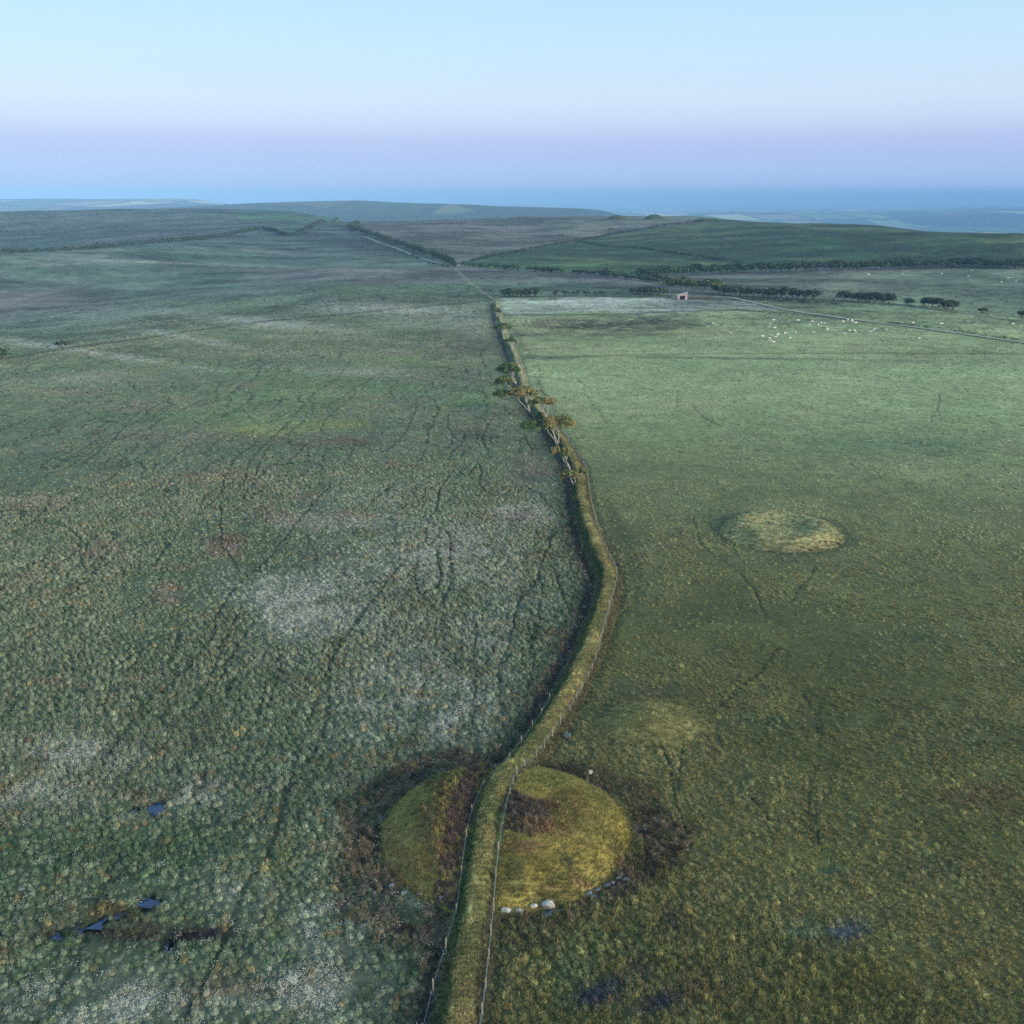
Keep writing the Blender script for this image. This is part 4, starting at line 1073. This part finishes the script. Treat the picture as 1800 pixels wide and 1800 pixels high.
def tree_row(shapes, pts, n, scale, label, group, name='hedgerow_tree', jit=.8):
    label = label.replace('one of the ', '')
    P = np.array(pts, float); s = np.concatenate([[0], np.cumsum(np.linalg.norm(np.diff(P, axis=0), axis=1))])
    for k_, t in enumerate(np.linspace(0, s[-1], n)):
        far_tree(random.choice(shapes), np.interp(t, s, P[:, 0]) + random.uniform(-jit, jit), np.interp(t, s, P[:, 1]), scale * random.uniform(.85, 1.15), ORD[k_] + ' from left: ' + label, group, name)


tree_row(FT_ROW, [(1135, 487), (1200, 484), (1300, 480), (1438, 476)], 24, 1.4, 'dense tree in the dark row below green hill, left of gap', 'dark tree row below the green hill, left part')
tree_row(FT_ROW, [(1452, 476), (1560, 474), (1680, 470), (1800, 473)], 26, 1.4, 'dense tree in the dark row below green hill, right of gap', 'dark tree row below the green hill, right part')
tree_row(FT_HUT, [(1172, 513), (1200, 514), (1240, 516), (1258, 517)], 9, 1.3, 'flat topped tree with bare trunk behind the pink hut', 'umbrella trees behind the hut')
tree_row(FT_ROW, [(1266, 517), (1282, 520)], 3, 1.3, 'dense dark tree ending the grove right of the hut', 'dense trees right of the hut')
tree_row(FT_ROW, [(1298, 521), (1360, 524), (1428, 527)], 10, 1.15, 'tree in the long even row just right of the hut grove', 'tree row right of the hut')
tree_row(FT_ROW, [(1482, 529), (1520, 531), (1562, 535)], 7, 1.1, 'tree in the rounded clump left of the lone bush', 'rounded tree clump in the right field')
far_tree(FT_ROW[2], 1596, 538, .8, 'single small bushy tree between two tree clumps in the right field', 'lone trees')
tree_row(FT_ROW, [(1628, 538), (1650, 541), (1672, 546)], 5, 1.05, 'tree in the short clump right of the single bushy tree', 'short tree clump in the right field')
far_tree(FT_BUSH[0], 1727, 550, 1.1, 'small scrawny bush alone near the right edge of the far pasture', 'lone trees')
far_tree(FT_ROW[1], 1798, 558, .7, 'dark bush cut by the right edge of the picture', 'lone trees')
tree_row(FT_BUSH, [(886, 521), (940, 521)], 8, 1.7, 'bush in the low clump behind the bank end', 'bush clump at the far end of the bank', 'bush')
tree_row(FT_BUSH, [(978, 519), (1062, 520)], 6, 1.2, 'loose low bush along the far fence left of hut', 'loose bushes along the far fence', 'bush', 4)
tree_row(FT_BUSH, [(1115, 517), (1165, 519)], 7, 1.7, 'bush just left of the hut grove', 'bushes left of the hut', 'bush')
far_tree(FT_BUSH[1], 110, 613, 1.4, 'small round bush alone on the left slope', 'lone trees', 'bush', 'bush')
far_tree(FT_BUSH[2], 4, 630, 1.6, 'dark bush at the very left edge of the picture', 'lone trees', 'bush', 'bush')
far_tree(FT_HUT[0], 985, 419, .75, 'lone dark tree on the purple moor, left one of two', 'lone trees', 'lone_tree')
far_tree(FT_HUT[1], 1073, 410, 1.0, 'lone tree on the field boundary below the two summit barrows', 'lone trees', 'lone_tree')
tree_row(FT_BUSH, [(640, 425), (735, 456)], 8, 1.1, 'bush along the left side of the sunken lane', 'bushes along the lane', 'bush', 3)
tree_row(FT_BUSH, [(740, 462), (790, 470)], 5, .8, 'low bush near the lower end of the lane', 'bushes at the lane end', 'bush', 3)


# ---- hedges: long leafy strips
def hedge(pts, w, h, n_per_m, size, label, pal='dark', seed=1, lumpy=.35):
    L = smooth_line(proj_line(pts), step=2.0); rg = np.random.default_rng(seed)
    ln = 2.0 * len(L); m = max(8, int(ln / 1.4)); cen = []; rad = []; cols = []
    o3 = np.array([L[0][0], L[0][1], h_land(L[:1, 0], L[:1, 1])[0]])
    for k in range(m):
        t = rg.uniform(0, len(L) - 1.01); i = int(t); p = L[i] + (L[i + 1] - L[i]) * (t - i); g = h_land(p[:1], p[1:])[0]
        k2 = 1 + lumpy * rg.normal() * .6
        cen.append((p[0] - o3[0], p[1] - o3[1], g - o3[2] + h * .45 * k2)); rad.append((2.2, max(w / 2, .6), h * .55 * max(k2, .35))); cols.append(PAL_T[pal][min(2, int(rg.random() ** 1.8 * 3))])
    V, F, lc = leaf_cloud(cen, rad, int(ln * n_per_m), size, cols, seed)
    o = link('hedge', mesh_np('hedge', V, F, lc, smooth=False), M_LEAF, None, o3)
    tag(o, label, 'hedge', 'field hedges')


hedge([(0, 447), (150, 439), (300, 425), (450, 405), (560, 393), (612, 389)], 4.5, 3.6, 24, .8, 'long dark hedge rising across the left hillside to the skyline', seed=401)
hedge([(632, 396), (618, 400), (616, 404), (640, 411), (700, 432), (760, 452), (797, 468)], 4.5, 5.5, 22, .8, 'thick dark hedge on the uphill side of the sunken lane', seed=402)
hedge([(797, 468), (850, 471), (900, 474), (1000, 481), (1100, 490), (1160, 498)], 3.2, 3.4, 24, .6, 'dark hedge running right from the lane towards the hut grove', seed=403)
hedge([(1060, 484), (1110, 486), (1150, 490), (1178, 499)], 5.0, 4.2, 24, .6, 'short thick hedge joining the tree row to the hut grove', seed=404)
hedge([(1262, 387), (1130, 403), (1010, 423), (900, 444), (830, 459)], 1.8, 1.7, 10, .6, 'thin dark hedge dividing the purple moor from the green hill', seed=405, lumpy=.6)
hedge([(1014, 424), (1150, 440), (1230, 451), (1300, 462)], 1.8, 1.6, 10, .6, 'thin hedge slanting down across the green hill to the tree row', seed=406, lumpy=.6)
hedge([(1290, 524), (1400, 531), (1480, 536)], 1.2, 1.0, 7, .45, 'low hedge line under the tree rows right of the hut', seed=407, lumpy=.6)


# ================================================================== lane and farm track
def strip(name, pts, w, mat, lift, kind='structure', label=None):
    L = smooth_line(proj_line(pts), step=1.5); t_ = np.gradient(L, axis=0); t_ /= np.linalg.norm(t_, axis=1)[:, None]; nn = np.stack([t_[:, 1], -t_[:, 0]], 1)
    W = np.linspace(-w / 2, w / 2, 4); x_ = (L[:, None, 0] + nn[:, None, 0] * W).ravel(); y_ = (L[:, None, 1] + nn[:, None, 1] * W).ravel()
    o = link(name, mesh_np(name, np.stack([x_, y_, h_land(x_, y_) + lift], 1), grid_faces(len(L), 4)[:, ::-1]), mat); tag(o, label, None, None, kind)


M_LANE = plain('lane_surface', C(128, 130, 128), .9, .15, 3.0)
M_TRACK = plain('pale_track', C(168, 166, 156), .9, .2, 2.0)
strip('lane', [(640, 416), (700, 438), (745, 456), (792, 470)], 4.0, M_LANE, .35)
strip('farm_track', [(1245, 524), (1270, 523), (1300, 527), (1380, 545), (1460, 557), (1600, 575), (1700, 589), (1830, 608)], 2.2, M_TRACK, .32)
hedge([(1560, 568), (1650, 578), (1760, 594), (1830, 604)], 1.0, .7, 8, .3, 'low dark verge of growth along the farm track at right', seed=408, lumpy=.5)

# ================================================================== hut
M_IRON = plain('rusty_pink_iron', C(204, 176, 178), .8, .2, 1.2, rgb2=C(176, 140, 142))
M_ROOF = plain('pale_roof_iron', C(200, 200, 200), .6, .2, 1.0)
M_DARK = plain('dark_timber', C(42, 34, 32), .9, .2, .5)


def corrugated(a, b_, h0, h1, z0=0.0, amp=.04, pitch=.25):
    """wall sheet from a to b (xy), heights h0->h1 above z0"""
    V = []; F = []; a = Vector((*a, 0)); b_ = Vector((*b_, 0)); d_ = b_ - a; n = max(2, int(d_.length / pitch * 2)); o = Vector((-d_.y, d_.x, 0)).normalized()
    for i in range(n + 1):
        t = i / n; p = a + d_ * t + o * (amp if i % 2 else -amp)
        V += [(p.x, p.y, z0), (p.x, p.y, h0 + (h1 - h0) * t)]
    for i in range(n): F.append((2 * i, 2 * i + 2, 2 * i + 3, 2 * i + 1))
    return V, F


hp = project(1199, 526); hg = float(h_land(hp[:1], hp[1:])[0])
hut = empty('field_hut', (hp[0], hp[1], hg), R(-6)); tag(hut, 'small pink corrugated iron hut with dark doorway and sloping pale roof', 'hut')
HW, HD, HL, HR = 2.6, 2.2, 2.3, 3.6
for nm, a, b_, h0, h1, z0 in (('wall', (-HW, -HD), (-1.15, -HD), HL, HL + .36, -.2), ('wall', (1.15, -HD), (HW, -HD), HL + .94, HR, -.2), ('wall', (-1.15, -HD), (1.15, -HD), HL + .36, HL + .94, 1.95), ('wall', (HW, -HD), (HW, HD), HR, HR, -.2), ('wall', (HW, HD), (-HW, HD), HR, HL, -.2), ('wall', (-HW, HD), (-HW, -HD), HL, HL, -.2)):
    V, F = corrugated(a, b_, h0, h1, z0); tri_mesh(nm, V, F, M_IRON, parent=hut)
V = []; F = []; n = 40
for i in range(n + 1):
    y_ = -HD - .3 + (2 * HD + .6) * i / n; dz = .03 if i % 2 else -.03
    V += [(-HW - .3, y_, HL - .02 + dz), (HW + .2, y_, HR + .12 + dz)]
for i in range(n): F.append((2 * i, 2 * i + 1, 2 * i + 3, 2 * i + 2))
tri_mesh('roof', V, F, M_ROOF, parent=hut)


def box(V, F, c_, s_):
    i = len(V); x_, y_, z_ = c_; a, b_, d_ = s_[0] / 2, s_[1] / 2, s_[2] / 2
    V += [(x_ + sx * a, y_ + sy * b_, z_ + sz * d_) for sz in (-1, 1) for sx, sy in ((-1, -1), (1, -1), (1, 1), (-1, 1))]
    F += [(i, i + 3, i + 2, i + 1), (i + 4, i + 5, i + 6, i + 7)] + [(i + k, i + (k + 1) % 4, i + 4 + (k + 1) % 4, i + 4 + k) for k in range(4)]


V = []; F = []
for c_, s_ in (((-1.2, -HD - .06, .9), (.14, .12, 2.2)), ((1.2, -HD - .06, .9), (.14, .12, 2.2)), ((0, -HD - .06, 2.02), (2.26, .12, .14))): box(V, F, c_, s_)
tri_mesh('door_frame', V, F, M_DARK, parent=hut)
V = []; F = []; box(V, F, (-.55, -HD + .25, .9), (1.05, .06, 1.85)); tri_mesh('door', V, F, M_DARK, parent=hut)
V = []; F = []; box(V, F, (.55, -HD + .3, .9), (1.05, .06, 1.85)); tri_mesh('door', V, F, M_DARK, parent=hut)
# low stone wall of the fold beside the hut
wl_ = smooth_line(proj_line([(1208, 526), (1228, 526), (1250, 525)]), step=1.0); w0 = np.array([wl_[0][0], wl_[0][1], h_land(wl_[:1, 0], wl_[:1, 1])[0]])
fold = empty('stone_wall', w0); tag(fold, 'low brown stone wall running right from the pink hut under the trees', 'wall')
M_WALLS = plain('brown_wall_stone', C(96, 84, 74), .9, .3, .6)
me_s = None
rg = random.Random(5)
bm = bmesh.new(); bmesh.ops.create_cube(bm, size=1); bmesh.ops.bevel(bm, geom=bm.edges[:], offset=.18, segments=1, affect='EDGES'); me_s = bpy.data.meshes.new('stone'); bm.to_mesh(me_s); bm.free(); me_s.materials.append(M_WALLS)
for k, p in enumerate(wl_):
    for lv in range(2):
        o = bpy.data.objects.new('stone', me_s); COL.objects.link(o); o.parent = fold
        o.location = (p[0] - w0[0] + rg.uniform(-.1, .1) + lv * .4, p[1] - w0[1], float(h_land(p[:1], p[1:])[0]) - w0[2] + .3 + lv * .55); o.scale = (1.02, .7, .62); o.rotation_euler = (0, rg.uniform(-.08, .08), rg.uniform(-.2, .2))

# ================================================================== sheep
def sheep_mesh(kind, seed):
    bm = bmesh.new(); me = bpy.data.meshes.new('sk')
    lie = kind == 'lying'; zb = .33 if lie else .62
    J = [(-.42, 0, zb), (-.2, 0, zb + .03), (.08, 0, zb + .02), (.34, 0, zb + .03)]
    Rr = [.20, .27, .28, .23]; E = [(0, 1), (1, 2), (2, 3)]
    hd = {'standing': [(.52, 0, .80), (.66, 0, .90), (.80, 0, .84)], 'grazing': [(.54, 0, .56), (.66, 0, .34), (.74, 0, .14)], 'lying': [(.50, 0, .52), (.62, 0, .62), (.76, 0, .56)]}[kind]
    n0 = len(J); J += hd; Rr += [.13, .11, .06]; E += [(3, n0), (n0, n0 + 1), (n0 + 1, n0 + 2)]
    for bx_, par in ((-.34, 0), (.30, 3)):
        for sy in (-1, 1):
            i = len(J)
            if lie: J += [(bx_ + .02, sy * .2, .16), (bx_ + .22, sy * .24, .06)]; Rr += [.08, .045]; E += [(par, i), (i, i + 1)]
            else: J += [(bx_, sy * .13, .42), (bx_ + .02, sy * .13, .20), (bx_ + .01, sy * .13, .02)]; Rr += [.10, .045, .04]; E += [(par, i), (i, i + 1), (i + 1, i + 2)]
    i = len(J); J += [(-.60, 0, zb - .02), (-.66, 0, zb - .2)]; Rr += [.06, .04]; E += [(0, i), (i, i + 1)]
    me.from_pydata(J, E, []); o = bpy.data.objects.new('sk', me); COL.objects.link(o)
    o.modifiers.new('s', 'SKIN'); o.modifiers.new('u', 'SUBSURF').levels = 1
    for v, r_ in zip(me.skin_vertices[0].data, Rr): v.radius = (r_, r_ * .95)
    me.skin_vertices[0].data[1].use_root = True
    dg = bpy.context.evaluated_depsgraph_get(); m2 = bpy.data.meshes.new_from_object(o.evaluated_get(dg)); bpy.data.objects.remove(o)
    m2.name = 'sheep'; a = m2.attributes.new('col', 'FLOAT_COLOR', 'POINT')
    for k, v in enumerate(m2.vertices):
        far_head = v.co.x > .6; leg = v.co.z < .3 and not lie
        c_ = C(180, 174, 160) if (far_head or leg) else C(214, 212, 204)
        a.data[k].color = (*c_, 1)
    m2.polygons.foreach_set('use_smooth', [True] * len(m2.polygons)); m2.materials.append(M_WOOL)
    return m2


SHM = {k: sheep_mesh(k, 1) for k in ('standing', 'grazing', 'lying')}
EARS = []
SHEEP = [(1254, 570), (1284, 586), (1340, 592), (1353, 594), (1355, 599), (1360, 602), (1356, 590), (1367, 589), (1364, 593), (1354, 569), (1360, 563), (1352, 575), (1362, 577), (1380, 585), (1389, 595), (1395, 584), (1399, 585), (1403, 564), (1428, 566), (1430, 584), (1438, 571), (1443, 568), (1448, 569),
         (1454, 580), (1482, 565), (1490, 563), (1498, 564), (1499, 567), (1504, 568), (1484, 587), (1493, 582), (1502, 582), (1503, 586), (1529, 584), (1537, 579), (1534, 582), (1558, 581), (1605, 568), (1616, 594), (1655, 569), (1780, 570)]
SHEEP_FAR = [(1525, 481), (1528, 482), (1586, 481), (1655, 481), (1702, 485), (1707, 475), (1760, 496), (1786, 494), (1772, 488)]
LONE = {(1254, 570): 'white sheep grazing apart, farthest left of the flock', (1284, 586): 'small white sheep, second from the left, between the lone sheep and the cluster', (1616, 594): 'white sheep alone in front at the right of the flock', (1655, 569): 'white sheep by the far edge of the pasture above the track', (1780, 570): 'white sheep nearest the right picture edge, above the track', (1605, 568): 'white sheep just below the start of the farm track bend'}


def sheep_label(a, b_):
    if (a, b_) in LONE: return LONE[(a, b_)]
    if a < 1372: return 'one of the white sheep in the tight cluster at the left of the flock' if b_ > 580 else 'one of the white sheep just behind the tight left cluster'
    if a < 1460: return 'one of the white sheep spread through the middle of the flock'
    return 'one of the white sheep in the right half of the flock'


SRANK = {q: ORD[k] for k, q in enumerate(sorted(SHEEP))}; FRANK = {q: ORD[k] for k, q in enumerate(sorted(SHEEP_FAR))}
for k, (a, b_) in enumerate(SHEEP + SHEEP_FAR):
    p = project(a, b_ + 1.5); g = float(h_land(p[:1], p[1:])[0]); kd = random.choice(['standing', 'grazing', 'grazing', 'lying'])
    o = bpy.data.objects.new('sheep', SHM[kd]); COL.objects.link(o); o.location = (p[0], p[1], g + .02); o.rotation_euler = (0, 0, random.choice([0, math.pi]) + random.uniform(-.9, .9)); s_ = random.uniform(.95, 1.2); o.scale = (s_,) * 3
    far_ = b_ < 500
    tag(o, FRANK[(a, b_)] + ' from left of the tiny white sheep in the field below the dark tree row' if far_ else (LONE.get((a, b_)) or SRANK[(a, b_)] + ' from left of the white sheep in the pasture flock, ' + ('in its left cluster' if a < 1372 else 'in its middle' if a < 1460 else 'in its right half')), 'sheep', 'sheep in the far field' if far_ else 'flock of sheep in the pasture')

# ================================================================== summit barrows, marker pillar, far turbines
M_FARTURF = plain('summit_turf', C(70, 78, 52), .95, .25, 3.0)
for px_, py_, wpx, hpx, lab in ((1085, 381, 34, 7, 'dark rounded barrow on the skyline, left one of the summit pair'), (1150, 381, 34, 8, 'dark rounded barrow on the skyline carrying a small pillar'), (1236, 384, 30, 4, 'very low flat barrow on the skyline right of the summit pair'), (993, 383, 26, 3, 'faint low barrow on the skyline left of the summit pair')):
    p = project(px_, py_ + 3); mpp = math.hypot(*p) / FPX; g = float(h_land(p[:1], p[1:])[0])
    n = 17; U, V_ = np.meshgrid(np.linspace(-1, 1, n), np.linspace(-1, 1, n)); mg = np.maximum(abs(U), abs(V_)); hy = np.hypot(U, V_) + 1e-9; U, V_ = U * mg / hy, V_ * mg / hy; q = np.hypot(U, V_)
    rx = wpx * mpp / 2; x_ = U * rx; y_ = V_ * rx; z_ = hpx * mpp * .8 * (1 - q ** 2.2) - .6 * (q > .95) + (fbm(x_ + px_, y_, 4, 2, 3) - .5) * .8 * (1 - q)
    o = link('summit_barrow', mesh_np('summit_barrow', np.stack([x_.ravel(), y_.ravel(), z_.ravel()], 1), grid_faces(n, n)), M_FARTURF, None, (p[0], p[1], g)); tag(o, lab, 'barrow', 'barrows on the skyline')
    if px_ == 1150:
        V = []; F = []; tube(V, F, (0, 0, -.3), (0, 0, 2.2), .7, .45, 4); F.append((7, 6, 5, 4)); V2 = []
        q_ = tri_mesh('marker_pillar', V, F, M_STONE2, loc=(p[0] + 2.2, p[1], g + hpx * mpp * .8 - .1)); tag(q_, 'tiny squared stone pillar on top of the right summit barrow', 'pillar')
M_WHITE = plain('turbine_white', C(232, 234, 236), .5, .05, 5)
for k, (px_, py_) in enumerate(((1135, 348), (1176, 349), (1241, 348))):
    az = math.atan((px_ - 900) / (FPX * CP + 560 * SP)); r_ = 12500.0; x_, y_ = r_ * math.sin(az), r_ * math.cos(az); g = float(h_land(np.array([x_]), np.array([y_]))[0])
    t = empty('wind_turbine', (x_, y_, g)); tag(t, ('leftmost', 'middle', 'rightmost')[k] + ' of three faint white wind turbines far off in the haze', 'wind turbine', 'wind turbines in the haze')
    V = []; F = []; tube(V, F, (0, 0, -2), (0, 0, 70), 2.6, 1.6, 10); tri_mesh('tower', V, F, M_WHITE, True, t)
    V = []; F = []; box(V, F, (0, -1, 71.5), (3.4, 9, 3.6)); tri_mesh('nacelle', V, F, M_WHITE, False, t)
    for j in range(3):
        a = 2 * math.pi * j / 3 + k * .7; d_ = Vector((math.sin(a), 0, math.cos(a))); V = []; F = []
        limb(V, F, [Vector((0, -6, 71.5)), Vector((0, -6, 71.5)) + d_ * 12, Vector((0, -6, 71.5)) + d_ * 36], 1.6, .4, 6); tri_mesh('blade', V, F, M_WHITE, True, t)

# ================================================================== haze
HZ, nt, b = nmat('haze')
nt.nodes.remove(b); pv = nt.nodes.new('ShaderNodeVolumePrincipled'); out = nt.nodes['Material Output']
pv.inputs['Color'].default_value = (.33, .62, 1.0, 1); pv.inputs['Density'].default_value = .00012; pv.inputs['Anisotropy'].default_value = -0.3
nt.links.new(pv.outputs[0], out.inputs['Volume'])
V = []; F = []; zt, zb = 110.0, float(gz.min()) - 1.0
box(V, F, (0, 0, (zt + zb) / 2), (101000, 101000, zt - zb))
hz = tri_mesh('haze', V, F, HZ); tag(hz, 'thin blue evening haze lying over the distant land', 'haze', None, 'stuff')
